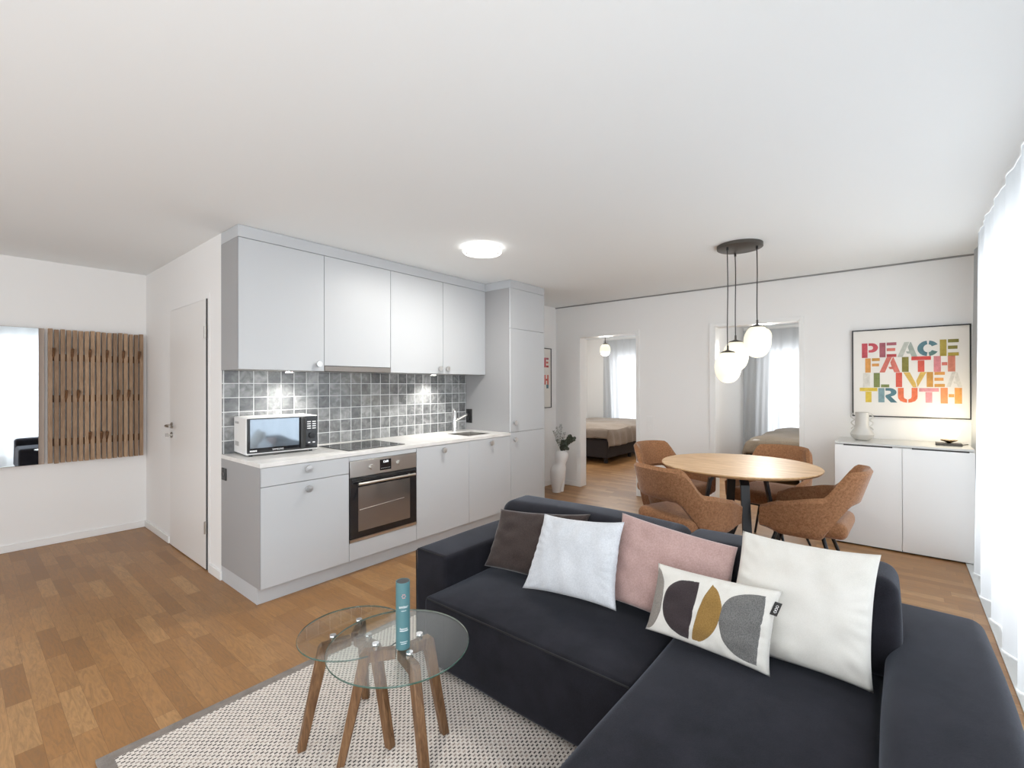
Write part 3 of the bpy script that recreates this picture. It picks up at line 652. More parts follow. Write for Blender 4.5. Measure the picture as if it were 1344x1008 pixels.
# ------------------------------------------------------------------ sofa
t = thing('corner_sofa', 'low charcoal fabric corner sofa with chaise in front of the dining table', 'sofa', (.5, -2.75, .011))
def soft(name, *a, **k): return mesh_obj(name, MB().rbox(*a, **k), 'sofa', t)
def piping(parent, pts): return mesh_obj('piping', MB().tube(pts, .0035, 6), 'sofapipe', parent)
s1 = soft('seat_cushion', .235, 1.0, -2.952, -1.89, .035, .345, .022, (0, 0, .026), wob=.0015, seed=1)
piping(s1, [(.239, -2.94, .338), (.239, -1.905, .338)])
s2 = soft('chaise_cushion', -.54, 1.0, -3.60, -2.958, .035, .385, .035, (0, 0, .018), wob=.0015, seed=2)
a1 = soft('armrest', .372, 1.20, -1.893, -1.655, .035, .49, .022, (0, .004, .004), wob=.001, seed=3)
piping(a1, [(.374, -1.665, .04), (.374, -1.662, .475), (.378, -1.675, .487), (.378, -1.87, .487)])
a2 = soft('armrest', -.54, 1.215, -3.88, -3.603, .035, .490, .045, (0, .010, .012), wob=.002, seed=4)
piping(a2, [(1.212, -3.62, .44), (1.214, -3.80, .445)])
bk = soft('backrest_frame', .99, 1.20, -3.60, -1.895, .035, .47, .03, (0, 0, 0), seed=5)
c1 = soft('back_cushion', .735, .965, -2.905, -1.90, .375, .70, .055, (.03, .01, .012), shear=.16, wob=.003, seed=6)
c2 = soft('back_cushion', .735, .965, -3.635, -2.912, .385, .695, .04, (.03, .01, .010), shear=.16, wob=.003, seed=7)
for x, y in ((.29, -1.96), (-.48, -3.05), (-.48, -3.80), (.42, -1.72)): mesh_obj('foot', MB().box(x, x+.05, y-.05, y, .0115, .04), 'blackmetal', t)
for x, y in ((1.1, -1.72), (1.1, -3.78)): mesh_obj('foot', MB().box(x, x+.05, y-.05, y, 0, .04), 'blackmetal', t)

# ------------------------------------------------------------------ pillows
def pillow(name, label, mat, TL, TR, BR, BL, th, seed, ear=.07, n=44, sag=0):
    TL, TR, BR, BL = map(Vector, (TL, TR, BR, BL)); nrm = (TR-TL).cross(TL-BL).normalized()
    if nrm.x > 0: nrm = -nrm
    rnd = random.Random(seed); ph = [rnd.random()*6.28 for _ in range(10)]
    c0 = (TL+TR+BR+BL)/4
    def surf(u, v, side, off=0):
        a, b = 2*u-1, 2*v-1
        pin = ear*(1-abs(b)**2.5)*1; pin2 = ear*(1-abs(a)**2.5)
        uu = .5+a/2*(1-pin*1.0*abs(a)**2); vv = .5+b/2*(1-pin2*abs(b)**2)
        p = (TL*(1-uu)+TR*uu)*(1-vv)+(BL*(1-uu)+BR*uu)*vv
        f = (max(0, 1-a*a)*max(0, 1-b*b))**.42
        r = abs(a)**6+abs(b)**6
        wr = 0
        for k in range(4):
            ang = ph[k]; wr += math.sin(14*(a*math.cos(ang)+b*math.sin(ang))+ph[k+4]*2)*.0013
        wr += math.sin(30*math.atan2(b, a+1e-4)+ph[8])*.009*min(1, r*1.5)*f*(.6+.4*math.sin(3*a+ph[9]))
        h = th*.5*f+wr*min(1, f*2)
        return p+nrm*(side*h+off)+Vector((0, 0, -sag*(1-b*b)*f))
    vs = []; fs = []
    for side in (1, -1):
        o = len(vs)
        for j in range(n+1):
            for i in range(n+1): vs.append(surf(i/n, j/n, side))
        for j in range(n):
            for i in range(n):
                q = [o+j*(n+1)+i, o+j*(n+1)+i+1, o+(j+1)*(n+1)+i+1, o+(j+1)*(n+1)+i]; fs.append(q if side < 0 else q[::-1])
    # weld the rim
    m = MB().add(vs, fs, True)
    o = mesh_obj(name, m, mat)
    bm = bmesh.new(); bm.from_mesh(o.data); bmesh.ops.remove_doubles(bm, verts=bm.verts, dist=1e-5); bmesh.ops.recalc_face_normals(bm, faces=bm.faces); bm.to_mesh(o.data); bm.free()
    tag(o, label, 'pillow', 'throw pillows on the sofa'); o['_'] = 0; del o['_']
    return o, surf
# corner positions (top left, top right, bottom right, bottom left) of each leaning pillow
pillow('throw_pillow', 'dark taupe velvet throw pillow in the left corner of the sofa', 'p_brown', (.745, -1.935, .664), (.795, -2.475, .718), (.65, -2.45, .390), (.63, -1.915, .378), .11, 1)
pillow('throw_pillow', 'square pale grey velvet throw pillow leaning on the dark taupe one', 'p_grey', (.63, -2.315, .728), (.64, -2.73, .762), (.522, -2.75, .43), (.512, -2.27, .395), .11, 2, .08)
pillow('throw_pillow', 'dusty pink velvet throw pillow between the pale grey and patterned pillows', 'p_pink', (.75, -2.665, .768), (.765, -3.15, .712), (.61, -3.15, .39), (.60, -2.675, .435), .12, 3, .045)
pillow('throw_pillow', 'large square off-white linen pillow leaning beside the right armrest', 'p_white', (.735, -3.175, .79), (.745, -3.592, .79), (.585, -3.575, .41), (.585, -3.13, .40), .15, 5, .065)
PT = ((.575, -2.905, .648), (.565, -3.335, .66), (.475, -3.315, .41), (.485, -2.89, .42))
pp, psurf = pillow('throw_pillow', 'white oblong pillow with taupe, black, mustard and grey half-round shapes', 'p_white', *PT, .10, 4, .06)
SH = [('pt_taupe', [[0.014, 0.057], [0.063, 0.118], [0.1, 0.27], [0.117, 0.445], [0.115, 0.661], [0.089, 0.846], [0.047, 0.951], [0.012, 0.97], [0.006, 0.829], [0.006, 0.384]], 'taupe half-round shape at the left edge'),
      ('pt_dark', [[0.415, 0.123], [0.418, 0.292], [0.408, 0.61], [0.398, 0.924], [0.328, 0.916], [0.237, 0.857], [0.171, 0.748], [0.137, 0.617], [0.132, 0.437], [0.166, 0.283], [0.242, 0.171], [0.334, 0.135]], 'blackish half-round shape'),
      ('pt_must', [[0.518, 0.107], [0.574, 0.193], [0.621, 0.363], [0.621, 0.526], [0.58, 0.738], [0.499, 0.891], [0.435, 0.912], [0.426, 0.855], [0.443, 0.563], [0.473, 0.322]], 'mustard leaf shape'),
      ('pt_grey', [[0.917, 0.101], [0.93, 0.33], [0.924, 0.662], [0.917, 0.933], [0.83, 0.931], [0.74, 0.89], [0.66, 0.762], [0.621, 0.58], [0.621, 0.39], [0.665, 0.235], [0.744, 0.149], [0.836, 0.107]], 'speckled grey half-round shape')]
for mt, poly, lab in SH:
    # resample the outline densely, then rings towards the centre, laid on the pillow's front surface
    dense = []
    for i in range(len(poly)):
        p0, p1, p2, p3 = [Vector(poly[(i+k) % len(poly)]) for k in (-1, 0, 1, 2)]
        sharp = lambda a, b_, c: (b_-a).angle(c-b_) > .85
        for q in range(6):
            s_ = q/6; m1 = (p2-p0)/2 if not sharp(p0, p1, p2) else (p2-p1); m2 = (p3-p1)/2 if not sharp(p1, p2, p3) else (p2-p1)
            dense.append((2*s_**3-3*s_**2+1)*p1+(s_**3-2*s_**2+s_)*m1+(-2*s_**3+3*s_**2)*p2+(s_**3-s_**2)*m2)
    c = sum(dense, Vector((0, 0)))/len(dense); n = len(dense); R = 10; vs = []; fs = []
    for r in range(R+1):
        for d_ in dense:
            q = c+(d_-c)*(1-r/R*.98); vs.append(psurf(min(max(q[0], .003), .997), min(max(q[1], .003), .997), 1, .0035 if r > 0 else .0))
    for r in range(R):
        for k in range(n): fs.append([r*n+k, r*n+(k+1) % n, (r+1)*n+(k+1) % n, (r+1)*n+k])
    fs.append([R*n+k for k in range(n)])
    e = mesh_obj('embroidered_shape', MB().add(vs, fs, True), mt, pp); e['label'] = lab
# small black fabric label on its right edge
a = psurf(.985, .14, 1, .003); d_ = psurf(.97, .30, 1, .003); out = Vector((-.004, -.022, 0))
tg = mesh_obj('fabric_label', MB().add([a, a+out, d_+out, d_, a+Vector((.002, 0, 0)), a+out+Vector((.002, 0, 0)), d_+out+Vector((.002, 0, 0)), d_+Vector((.002, 0, 0))], [[0, 1, 2, 3], [7, 6, 5, 4], [0, 4, 5, 1], [1, 5, 6, 2], [2, 6, 7, 3], [3, 7, 4, 0]]), 'black', pp)
m = MB()
for q in (.3, .5, .7):
    cc = a+(d_-a)*q+out*.55+Vector((-.0006, 0, 0)); n = 12; ax = (d_-a).normalized(); ay = out.normalized()
    vs = [cc+(ax*math.cos(2*PI*k/n)+ay*math.sin(2*PI*k/n))*r for r in (.0045, .003) for k in range(n)]
    m.add(vs, [[k, (k+1) % n, n+(k+1) % n, n+k] for k in range(n)])
mesh_obj('label_print', m, 'ink', tg)

# ------------------------------------------------------------------ glass side tables
def side_table(label, cx_, cy_, R, h, legs, rj):
    t = thing('glass_side_table', label, 'side table', (cx_, cy_, .011), 0, 'round glass side tables')
    tk = .006
    mesh_obj('tabletop', MB().lathe([(R-.002, 0), (R-.002, tk)], (cx_, cy_, h-tk), 72), 'tglass', t)
    n = 72; vs = [(cx_+r*math.cos(2*PI*k/n), cy_+r*math.sin(2*PI*k/n), z) for r, z in ((R-.0018, h-tk), (R, h-tk+.002), (R, h-.002), (R-.0018, h)) for k in range(n)]
    mesh_obj('glass_edge', MB().add(vs, [[i*n+k, i*n+(k+1) % n, (i+1)*n+(k+1) % n, (i+1)*n+k] for i in range(3) for k in range(n)], True), 'tedge', t)
    zt = h-tk-.012
    for (lx, ly) in legs:
        d = Vector((lx-cx_, ly-cy_, 0)); L = d.length; d.normalize(); C0 = Vector((cx_, cy_, 0)); sd = Vector((-d.y, d.x, 0)); w_ = .015
        # one bent timber: horizontal arm from the middle, then splayed leg
        prof = [(0.012, zt), (rj, zt), (rj+.012, zt-.012), (L+.012, .011), (L-.016, .011), (rj-.022, zt-.042), (.012, zt-.034)]
        vs = [C0+d*r+sd*s_*w_+Vector((0, 0, z)) for s_ in (-1, 1) for r, z in prof]; k = len(prof)
        fs = [list(range(k)), [k+i for i in range(k)][::-1]]+[[i, (i+1) % k, k+(i+1) % k, k+i] for i in range(k)]
        lg = mesh_obj('leg', MB().add(vs, fs), 'walnut', t, .003)
        pc = C0+d*(rj*.66); mesh_obj('glass_pad', MB().lathe([(.012, 0), (.012, .0115), (0, .0115)], (pc.x, pc.y, zt), 20).lathe([(.013, 0), (.012, .004), (0, .004)], (pc.x, pc.y, h), 20), 'chrome', lg)
side_table('larger round glass side table with walnut legs, carrying the teal tube', -.180, -2.255, .249, .43, [(-.327, -2.113), (.012, -2.283), (-.225, -2.462)], .125)
side_table('smaller round glass side table partly beneath the larger one', -.203, -1.998, .205, .398, [(-.385, -1.939), (-.066, -1.869), (-.165, -2.182)], .118)
# teal tube
tx, ty, tz = -.189, -2.288, .4302
t = thing('cardboard_tube', 'teal cardboard tube standing upright on the larger glass table', 'tube', (tx, ty, tz))
TH = .232; n = 32; r = .0245
m = MB().lathe([(r, 0), (r, TH), (r-.002, TH), (r-.002, .01), (0, .01)], (tx, ty, tz), n)
mesh_obj('tube_wall', m, 'teal', t)
mesh_obj('tube_mouth', MB().lathe([(r-.0022, 0), (r-.0022, TH-.012), (0, TH-.012)], (tx, ty, tz+.011), n), 'black', t)
ca = math.atan2(-3.6317-ty, -1.207-tx)+.12
def on_tube(w_, z, dr=.0006): a = ca+w_/r; return (tx+(r+dr)*math.cos(a), ty+(r+dr)*math.sin(a), tz+z)
def tube_patch(m, w0, w1, z0, z1):
    k = 6; vs = [on_tube(w0+(w1-w0)*i/k, z) for z in (z0, z1) for i in range(k+1)]; m.add(vs, [[i, i+1, k+2+i, k+1+i] for i in range(k)])
def tube_text(m, s, size, zc):
    vs, fs = text_mesh(s, size, ext=0); m.add([on_tube(v[0], zc+v[1]) for v in vs], fs)
m = MB(); tube_text(m, 'amber', .013, .150); tube_text(m, 'nature', .0065, .137)
tube_patch(m, -.014, .016, .066, .068); tube_patch(m, -.013, .013, .028, .0295); tube_patch(m, -.010, .010, .022, .0235)
tube_text(m, 'home', .012, .074)
mesh_obj('print', m, 'ink', t)
m = MB()
for k in range(6):
    a = k*PI/3; u_, v_ = .0055*math.cos(a), .0065*math.sin(a); tube_patch(m, u_-.0016, u_+.0016, .187+v_-.0018, .187+v_+.0018)
mesh_obj('logo', m, 'pink_ink', t)

# ------------------------------------------------------------------ dining table
TC = (2.611, -2.70)
t = thing('round_dining_table', 'round oak dining table on black metal legs under the pendant lamps', 'table', (TC[0], TC[1], 0))
mesh_obj('tabletop', MB().lathe([(.50, -.028), (.535, -.022), (.549, -.008), (.549, -.003), (.546, 0), (0, 0)], (TC[0], TC[1], .75), 96), 'oaktop', t)
mesh_obj('frame', MB().lathe([(.17, 0), (.17, .008), (0, .008)], (TC[0], TC[1], .713), 32).box(TC[0]-.3, TC[0]+.3, TC[1]-.03, TC[1]+.03, .705, .7205).box(TC[0]-.03, TC[0]+.03, TC[1]-.3, TC[1]+.3, .705, .7205), 'blackmetal', t)
for k in range(4):
    a = math.radians(207+90*k); d = Vector((math.cos(a), math.sin(a), 0)); c = Vector((TC[0], TC[1], 0)); sd = (-d.y, d.x, 0)
    m = MB().bar(c+d*.13+Vector((0, 0, .712)), c+d*.20+Vector((0, 0, .62)), .06, .022, d)
    m.bar(c+d*.195+Vector((0, 0, .63)), c+d*.31+Vector((0, 0, 0)), .06, .022, d)
    mesh_obj('leg', m, 'blackmetal', t, .002)

# ------------------------------------------------------------------ dining chairs (local: faces +X, origin on the floor)
def make_chair():
    t = thing('dining_armchair', 'x', 'chair', (0, 0, 0)); ORG[t.name] = Vector((0, 0, 0))
    mesh_obj('seat', MB().rbox(-.275, .235, -.235, .235, .375, .478, .045, (0, 0, .012), n=8), 'chair', t)
    NT, NZ = 64, 10; vs = []; ths = [-118+236*i/NT for i in range(NT+1)]
    def smooth(a, b_, x): x = min(1, max(0, (x-a)/(b_-a))); return x*x*(3-2*x)
    def pt(th, q, off):
        at = abs(th); top = .812-.006*(at/40)**2-.165*smooth(44, 64, at)-.03*smooth(66, 118, at); bot = .575-.215*smooth(30, 60, at)
        end = smooth(100, 118, at); bot += .03*end; top -= .03*end**3
        z = bot+(top-bot)*q; a = math.radians(th)
        lean = max(0, z-.42)*.32*(1-smooth(25, 95, at)*.85)
        flare = (z-.42)*.10*smooth(40, 90, at)
        rx, ry = .245+off, .262+off+flare; ex = 2.6
        cx_, sx_ = math.cos(a), math.sin(a); k = (abs(cx_)**ex+abs(sx_)**ex)**(-1/ex)
        x = -k*cx_*rx; y = k*sx_*ry
        if at > 90: x = math.tan(math.radians(at-90))*.40; y = math.copysign(ry-.02*end, th)
        x = min(x, .215)
        return Vector((x-lean, y, z))
    prof = [(q/NZ) for q in range(NZ+1)]
    ring = []
    for th in ths:
        col = []
        for q in prof: e = 4*q*(1-q); col.append(pt(th, q, .023*min(1, e*3)**.5))
        for q in prof[::-1][1:-1]: e = 4*q*(1-q); col.append(pt(th, q, -.023*min(1, e*3)**.5))
        ring.append(col)
    K = len(ring[0]); vs = [p for c in ring for p in c]
    fs = [[i*K+k, i*K+(k+1) % K, (i+1)*K+(k+1) % K, (i+1)*K+k] for i in range(NT) for k in range(K)]
    fs += [list(range(K))[::-1], [NT*K+k for k in range(K)]]
    mesh_obj('back_and_arms', MB().add(vs, fs, True), 'chair', t)
    mesh_obj('seat_frame', MB().box(-.17, .17, -.13, .13, .352, .378), 'blackmetal', t, .003)
    for sx_, sy_ in ((1, 1), (1, -1), (-1, 1), (-1, -1)):
        mesh_obj('leg', MB().tube([(sx_*.13, sy_*.12, .36), (sx_*.245, sy_*.225, 0)], [.013, .009], 10), 'blackmetal', t)
    return t
def dup(root, loc, rz, label):
    r = root.copy(); COL.objects.link(r); r.location = loc; r.rotation_euler = (0, 0, rz); r['label'] = label
    for ch in list(root.children): c = ch.copy(); COL.objects.link(c); c.parent = r
    return r
chairs = [((2.14, -2.49, 0), -23, 'rust brown upholstered armchair nearest the sofa with its back to it'),
          ((2.97, -2.10, 0), -108, 'rust brown armchair at the far left of the table beside the doorway'),
          ((3.20, -2.80, 0), 168, 'rust brown armchair behind the table facing the sofa'),
          ((2.56, -3.13, 0), 88, 'rust brown armchair seen in profile in front of the white sideboard')]
ch0 = make_chair()
for i, (loc, rz, lab) in enumerate(chairs):
    if i == 0: ch0.location = loc; ch0.rotation_euler = (0, 0, math.radians(rz)); ch0['label'] = lab; ch0['group'] = 'armchairs around the dining table'
    else: dup(ch0, loc, math.radians(rz), lab)

# ------------------------------------------------------------------ sideboard and things on it
cxf, c1_, c2_, c3_ = 3.65, -3.2222, -3.6654, -4.0822
t = thing('sideboard', 'low white two-door sideboard below the framed lettering print', 'sideboard', (3.9, -3.65, 0))
mesh_obj('body', MB().box(cxf+.02, XD-.013, c3_, c1_, .02, .842), 'white', t)
mesh_obj('base', MB().box(cxf+.03, XD-.02, c3_+.01, c1_-.01, 0, .02), 'gap', t)
mesh_obj('top_panel', MB().box(cxf, XD-.013, c3_, c1_, .846, .862), 'credtop', t, .001)
mesh_obj('door', MB().box(cxf, cxf+.018, c2_+.0015, c1_, .012, .838), 'white', t, .001)
mesh_obj('door', MB().box(cxf, cxf+.018, c3_, c2_-.0015, .012, .838), 'white', t, .001)
mesh_obj('finger_groove', MB().box(cxf-.0005, cxf+.02, c1_-.06, c2_+.06, .834, .8455), 'gap', t)  # flat dark strips painted for the shade inside the finger grooves
mesh_obj('finger_groove', MB().box(cxf-.0005, cxf+.02, c2_-.06, c3_+.03, .834, .8455), 'gap', t)
t = thing('ceramic_vase', 'grey ceramic vase with wavy side handles on the sideboard', 'vase', (3.88, -3.40, .862))
mesh_obj('vase_body', MB().lathe([(.035, 0), (.05, .004), (.075, .03), (.086, .055), (.078, .075), (.056, .105), (.050, .13), (.049, .235), (.051, .245), (.044, .246), (.042, .12), (0, .11)], (3.88, -3.40, .862), 40), 'ceramic_g', t)
for s_ in (1, -1):
    pts = []
    for k in range(29):
        q = k/28; pts.append((3.88, -3.40+s_*(.050+.026*abs(math.sin(q*PI*2.5))+.012*(q < .1)), .862+.235-.14*q))
    mesh_obj('handle', MB().tube(pts, .005, 8), 'ceramic_g', t)
t = thing('table_lamp', 'glowing glass globe table lamp on a dark brass base on the sideboard', 'lamp', (3.88, -3.955, .862))
mesh_obj('base', MB().box(3.83, 3.93, -4.03, -3.875, .862, .882), 'bronze', t, .002)
mesh_obj('dish', MB().lathe([(.012, 0), (.02, .006), (.05, .018), (.054, .026), (.05, .026), (0, .02)], (3.88, -3.955, .882), 32), 'brass', t)
mesh_obj('lamp_globe', MB().lathe(globe_prof(.064, .062), (3.88, -3.955, .978), 32), 'tableglobe', t)
mesh_obj('power_cable', MB().tube([(3.90, -4.01, .866), (3.93, -4.04, .866), (4.0, -4.075, .866)], .003), 'black', t)
l = bpy.data.lights.new('table_lamp_glow', 'POINT'); l.energy = 3.2; l.shadow_soft_size = .07; l.color = (1, .86, .62)
lo = bpy.data.objects.new('table_lamp_glow', l); lo.parent = t; lo.location = (-.0, 0, .19); COL.objects.link(lo)

# ------------------------------------------------------------------ framed print
yl, yr, zb, zt = -3.317, -4.107, 1.059, 1.848
t = thing('framed_print', 'large framed print of colourful stencil words above the sideboard', 'picture', (XD, (yl+yr)/2, zb))
fw = .010; xf = XD-.024
mesh_obj('frame', MB().box(xf, XD-.001, yl, yl-fw, zb, zt).box(xf, XD-.001, yr+fw, yr, zb, zt).box(xf, XD-.001, yl-fw, yr+fw, zb, zb+fw).box(xf, XD-.001, yl-fw, yr+fw, zt-fw, zt), 'black', t)
sheet = mesh_obj('print_sheet', MB().box(xf+.008, XD-.003, yl-fw, yr+fw, zb+fw, zt-fw), 'paper', t)
def R_(x0, y0, x1_, y1_): return [(x0, y0), (x1_, y0), (x1_, y1_), (x0, y1_)]
def arc(cx_, cy_, r0x, r0y, r1x, r1y, a0, a1, n=10):
    A = [math.radians(a0+(a1-a0)*k/n) for k in range(n+1)]
    return [(cx_+r1x*math.cos(a), cy_+r1y*math.sin(a)) for a in A]+[(cx_+r0x*math.cos(a), cy_+r0y*math.sin(a)) for a in A[::-1]]
G = {  # stencil letters in a unit box, y up
 'P': [R_(0, 0, .36, 1), [(.42, 1), (.6, 1)]+[(.62+.38*math.cos(math.radians(a)), .68+.32*math.sin(math.radians(a))) for a in range(80, -81, -20)]+[(.6, .36), (.42, .36), (.42, .52), (.58, .54)]+[(.60+.10*math.cos(math.radians(a)), .68+.13*math.sin(math.radians(a))) for a in range(-80, 81, 40)]+[(.58, .82), (.42, .82)]],
 'E': [R_(0, 0, .36, 1), R_(.43, .8, 1, 1), R_(.43, .41, .93, .61), R_(.43, 0, 1, .2)],
 'F': [R_(0, 0, .38, 1), R_(.46, .8, 1, 1), R_(.46, .43, .95, .62)],
 'A': [[(0, 0), (.27, 0), (.50, .70), (.62, 1), (.36, 1)], [(.66, 1), (.70, .96), (1, 0), (.72, 0), (.66, .2), (.50, .22), (.44, .36), (.60, .36), (.53, .66)]],
 'C': [arc(.5, .5, .22, .26, .5, .5, 97, 263, 16), arc(.5, .5, .2, .26, .5, .5, 83, 28, 6), arc(.5, .5, .2, .26, .5, .5, -28, -83, 6)],
 'I': [R_(0, 0, 1, 1)],
 'T': [R_(0, .76, 1, 1), R_(.33, 0, .67, .735)],
 'H': [R_(0, 0, .34, 1), R_(.38, .40, .64, .60), R_(.66, 0, 1, 1)],
 'L': [R_(0, 0, .40, 1), R_(.47, 0, 1, .2)],
 'V': [[(0, 1), (.28, 1), (.53, .30), (.58, 0), (.42, 0)], [(.62, 0), (1, 1), (.74, 1), (.56, .42)]],
 'R': [R_(0, 0, .33, 1), [(.38, 1), (.6, 1)]+[(.60+.36*math.cos(math.radians(a)), .71+.29*math.sin(math.radians(a))) for a in range(80, -61, -20)]+[(.66, .42), (1, 0), (.66, 0), (.38, .38), (.38, .50), (.56, .58)]+[(.58+.09*math.cos(math.radians(a)), .71+.11*math.sin(math.radians(a))) for a in range(-60, 81, 35)]+[(.38, .82)]],
 'U': [[(0, 1), (.30, 1), (.30, .42), (.33, .30), (.47, .22), (.47, 0), (.30, .03), (.12, .12), (.02, .28), (0, .42)], [(.70, 1), (1, 1), (1, .42), (.98, .28), (.88, .12), (.70, .03), (.53, 0), (.53, .22), (.67, .30), (.70, .42)]],
}
K_ = dict(red=(190, 70, 80), rose=(160, 85, 95), dred=(180, 60, 60), pale=(185, 188, 178), sage=(160, 168, 158), teal=(75, 115, 125), dteal=(85, 120, 115), olive=(170, 150, 50), olive2=(125, 118, 35), orange=(215, 150, 70), salm=(205, 110, 95), red2=(200, 60, 50), pink=(212, 130, 135), salm2=(205, 125, 100), green=(120, 130, 70), ored=(212, 85, 65), must=(212, 175, 85), ochre=(200, 145, 60), faint=(214, 210, 200), yel=(215, 185, 60), bl=(120, 150, 155), pink2=(215, 145, 150), or2=(222, 110, 65), or3=(228, 140, 85), or4=(232, 160, 80))
for k, v in K_.items():
    b = NB('print_'+k); cc = srgb(*v); nn = b.noise(b.coord(), 28, 3, .6)
    M['ink_'+k] = b.done(b.bsdf(b.ramp(nn, [(.3, [x*.85 for x in cc]), (.75, [min(1, x*1.12+.02) for x in cc])]), .5))
LT = [('P', (-3.395, -3.501, 1.593, 1.725), ['red', 'red']), ('E', (-3.522, -3.629, 1.594, 1.724), ['rose', 'rose', 'salm', 'dred']), ('A', (-3.646, -3.767, 1.592, 1.721), ['pale', 'sage']),
      ('C', (-3.78, -3.905, 1.593, 1.725), ['teal', 'teal', 'dteal']), ('E', (-3.922, -4.028, 1.589, 1.728), ['olive', 'olive2', 'olive2', 'olive']),
      ('F', (-3.419, -3.514, 1.459, 1.588), ['orange', 'ochre', 'orange']), ('A', (-3.522, -3.652, 1.458, 1.593), ['salm', 'salm']), ('I', (-3.673, -3.714, 1.46, 1.591), ['olive2']),
      ('T', (-3.74, -3.855, 1.458, 1.592), ['red2', 'ored']), ('H', (-3.884, -4.005, 1.457, 1.59), ['pink', 'salm', 'salm2']),
      ('I', (-3.40, -3.445, 1.326, 1.455), ['faint']), ('L', (-3.48, -3.579, 1.325, 1.455), ['green', 'green']), ('I', (-3.631, -3.67, 1.327, 1.455), ['ored']), ('V', (-3.687, -3.825, 1.325, 1.456), ['must', 'must']),
      ('E', (-3.838, -3.942, 1.328, 1.456), ['ochre', 'orange', 'orange', 'ochre']), ('A', (-3.96, -4.049, 1.328, 1.454), ['faint', 'faint']),
      ('T', (-3.379, -3.495, 1.189, 1.321), ['yel', 'yel']), ('R', (-3.513, -3.633, 1.19, 1.318), ['bl', 'teal']), ('U', (-3.649, -3.768, 1.19, 1.32), ['or2', 'or2']),
      ('T', (-3.789, -3.904, 1.193, 1.318), ['pink2', 'pink2']), ('H', (-3.926, -4.045, 1.189, 1.321), ['or3', 'or4', 'or4'])]
def letter(parent, g, y0, y1, z0, z1, cols, xf_, plane='x'):
    e_ = (y1-y0)*.05; y0 -= e_; y1 += e_
    me = MB(); mats = []; cnt = []
    for poly, cn in zip(G[g], cols):
        P_ = [(y0+(y1-y0)*a, z0+(z1-z0)*b) for a, b in poly]; n = len(P_)
        if plane == 'x': vs = [(xf_, y, z) for y, z in P_]+[(xf_+.0012, y, z) for y, z in P_]
        else: vs = [(y, xf_, z) for y, z in P_]+[(y, xf_+.0012, z) for y, z in P_]
        me.add(vs, [list(range(n)), [n+i for i in range(n)][::-1]]+[[i, (i+1) % n, n+(i+1) % n, n+i] for i in range(n)]); cnt += [mats.index(cn) if cn in mats else (mats.append(cn) or len(mats)-1)]*(n+2)
    o = mesh_obj('letter', me, 'ink_'+mats[0], parent)
    for c in mats[1:]: o.data.materials.append(M['ink_'+c])
    o.data.polygons.foreach_set('material_index', cnt); return o
for g, (a, b_, c, d), cols in LT: letter(sheet, g, a, b_, c, d, cols, xf+.0065)
# second print, mostly hidden behind the tall cabinet
t = thing('framed_print', 'black framed print with red lettering mostly hidden behind the tall cabinet', 'picture', (3.70, 0, 1.047))
mesh_obj('frame', MB().box(3.40, 3.41, -.024, -.001, 1.047, 1.848).box(3.99, 4.0, -.024, -.001, 1.047, 1.848).box(3.41, 3.99, -.024, -.001, 1.047, 1.057).box(3.41, 3.99, -.024, -.001, 1.838, 1.848), 'black', t)
sh2 = mesh_obj('print_sheet', MB().box(3.41, 3.99, -.016, -.003, 1.057, 1.838), 'paper', t)
letter(sh2, 'E', 3.845, 3.935, 1.59, 1.72, ['red', 'rose', 'salm', 'dred'], -.0175, 'y')
letter(sh2, 'H', 3.845, 3.935, 1.36, 1.49, ['salm', 'red2', 'salm'], -.0175, 'y')
letter(sh2, 'I', 3.89, 3.935, 1.31, 1.36, ['teal'], -.0175, 'y')

# ------------------------------------------------------------------ white body-shaped floor vase with eucalyptus
VX, VY = 3.70, -.34
t = thing('floor_vase', 'white torso-shaped ceramic floor vase beside the tall cabinet', 'vase', (VX, VY, 0))
sec = [(0.0, .050, .055, -.03), (.06, .052, .062, -.03), (.14, .062, .085, -.018), (.20, .075, .098, -.008), (.26, .078, .104, 0), (.31, .074, .098, .004), (.345, .060, .078, .012), (.37, .058, .074, .022), (.41, .066, .086, .028), (.46, .068, .092, .030), (.50, .062, .088, .028), (.525, .045, .060, .024), (.535, .035, .045, .022)]
# lateral direction = screen right
LR = Vector((.637, -.770, 0)); FD = Vector((.770, .637, 0))
def loft(secs, n=32, base=Vector((VX, VY, 0))):
    vs = []
    for z, d, w_, s_ in secs:
        for k in range(n):
            a = 2*PI*k/n; vs.append(base+LR*(s_+w_*math.cos(a))+FD*(d*math.sin(a))+Vector((0, 0, z)))
    m_ = len(secs); fs = [[i*n+k, i*n+(k+1) % n, (i+1)*n+(k+1) % n, (i+1)*n+k] for i in range(m_-1) for k in range(n)]
    return vs, fs+[list(range(n))[::-1], [(m_-1)*n+k for k in range(n)]]
m = MB()
vs, fs = loft([(0, .046, .052, -.030), (.05, .050, .058, -.030), (.13, .066, .078, -.026), (.20, .078, .092, -.020), (.26, .080, .100, -.012), (.31, .074, .094, -.004), (.345, .060, .074, .010), (.372, .056, .068, .022), (.41, .064, .080, .030), (.46, .067, .086, .033), (.495, .060, .080, .032), (.515, .044, .056, .028), (.522, .034, .044, .026)]); m.add(vs, fs, True)
mesh_obj('vase_body', m, 'ceramic', t)
vs, fs = loft([(0, .036, .036, .028), (.08, .042, .042, .034), (.16, .050, .052, .032), (.24, .058, .062, .030), (.30, .04, .05, .028), (.33, .01, .01, .02)], 24, Vector((VX, VY, 0))+FD*.05); m2 = MB().add(vs, fs, True)
mesh_obj('second_leg', m2, 'ceramic', t)
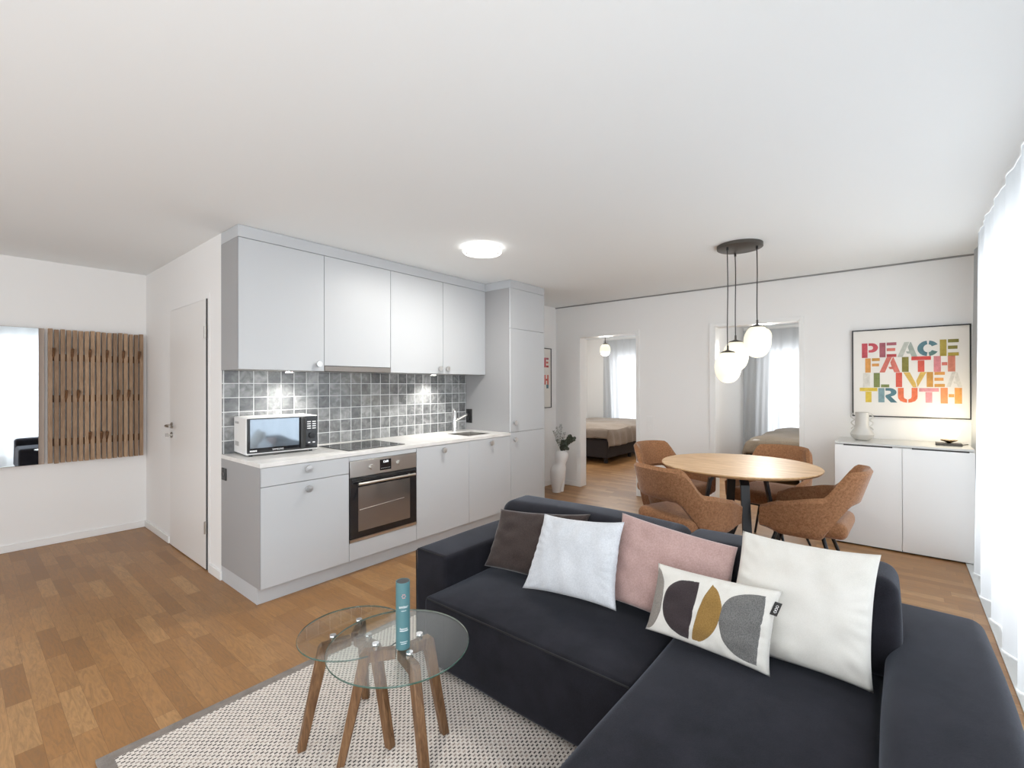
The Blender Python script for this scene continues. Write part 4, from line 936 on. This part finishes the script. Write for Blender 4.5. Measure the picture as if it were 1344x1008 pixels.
t = thing('eucalyptus_bunch', 'eucalyptus branches with round dark leaves in the white floor vase', 'plant', (VX+LR.x*.03, VY+LR.y*.03, .50))
rnd = random.Random(11); base = Vector((VX, VY, .505))+LR*.028
def leaf(m, p, nrm, r, n=8):
    nrm = nrm.normalized(); a = nrm.orthogonal().normalized(); b_ = nrm.cross(a); c = p+nrm*r*.12
    vs = [p+(a*math.cos(2*PI*k/n)+b_*math.sin(2*PI*k/n))*r for k in range(n)]+[c]; m.add(vs, [[k, (k+1) % n, n] for k in range(n)], True)
br = [  # lateral, depth, height, kind
 (.165, -.02, .17, 1), (.12, .0, .20, 1), (.05, .02, .25, 0), (-.005, .02, .35, 0), (-.055, .02, .32, 0), (-.095, .0, .27, 0), (-.06, -.03, .16, 0), (.07, -.05, .06, 1), (.02, -.05, .14, 1)]
for lx, dp, h, kind in br:
    tip = base+LR*lx+FD*dp+Vector((0, 0, h)); mid = base+(tip-base)*.5+Vector((0, 0, .03)); P_ = [base+(mid-base)*q*2 if q < .5 else mid+(tip-mid)*(q-.5)*2 for q in [i/10 for i in range(11)]]
    stem = mesh_obj('stem', MB().tube(P_, .0018, 6), 'leaf', t)
    m = MB()
    if kind:
        cnt = 13
        for i in range(cnt):
            q = .22+.78*i/(cnt-1); p = base+(tip-base)*q+Vector((0, 0, .03*math.sin(PI*q)))
            for s_ in range(4): leaf(m, p+Vector([rnd.uniform(-.014, .014) for _ in range(3)]), Vector((-.77+rnd.uniform(-.7, .7), -.64+rnd.uniform(-.7, .7), rnd.uniform(-.6, .6))), rnd.uniform(.014, .022))
    else:
        for i in range(16):
            q = .3+.7*i/15; p = base+(tip-base)*q+Vector((0, 0, .03*math.sin(PI*q)))
            for s_ in (-1, 1): leaf(m, p+LR*s_*rnd.uniform(.008, .016), Vector([rnd.uniform(-1, 1) for _ in range(3)]), rnd.uniform(.005, .009)*(1.2-.4*q), 6)
    mesh_obj('foliage', m, 'leaf' if kind or lx > 0 else 'leafpale', stem, kind='stuff')
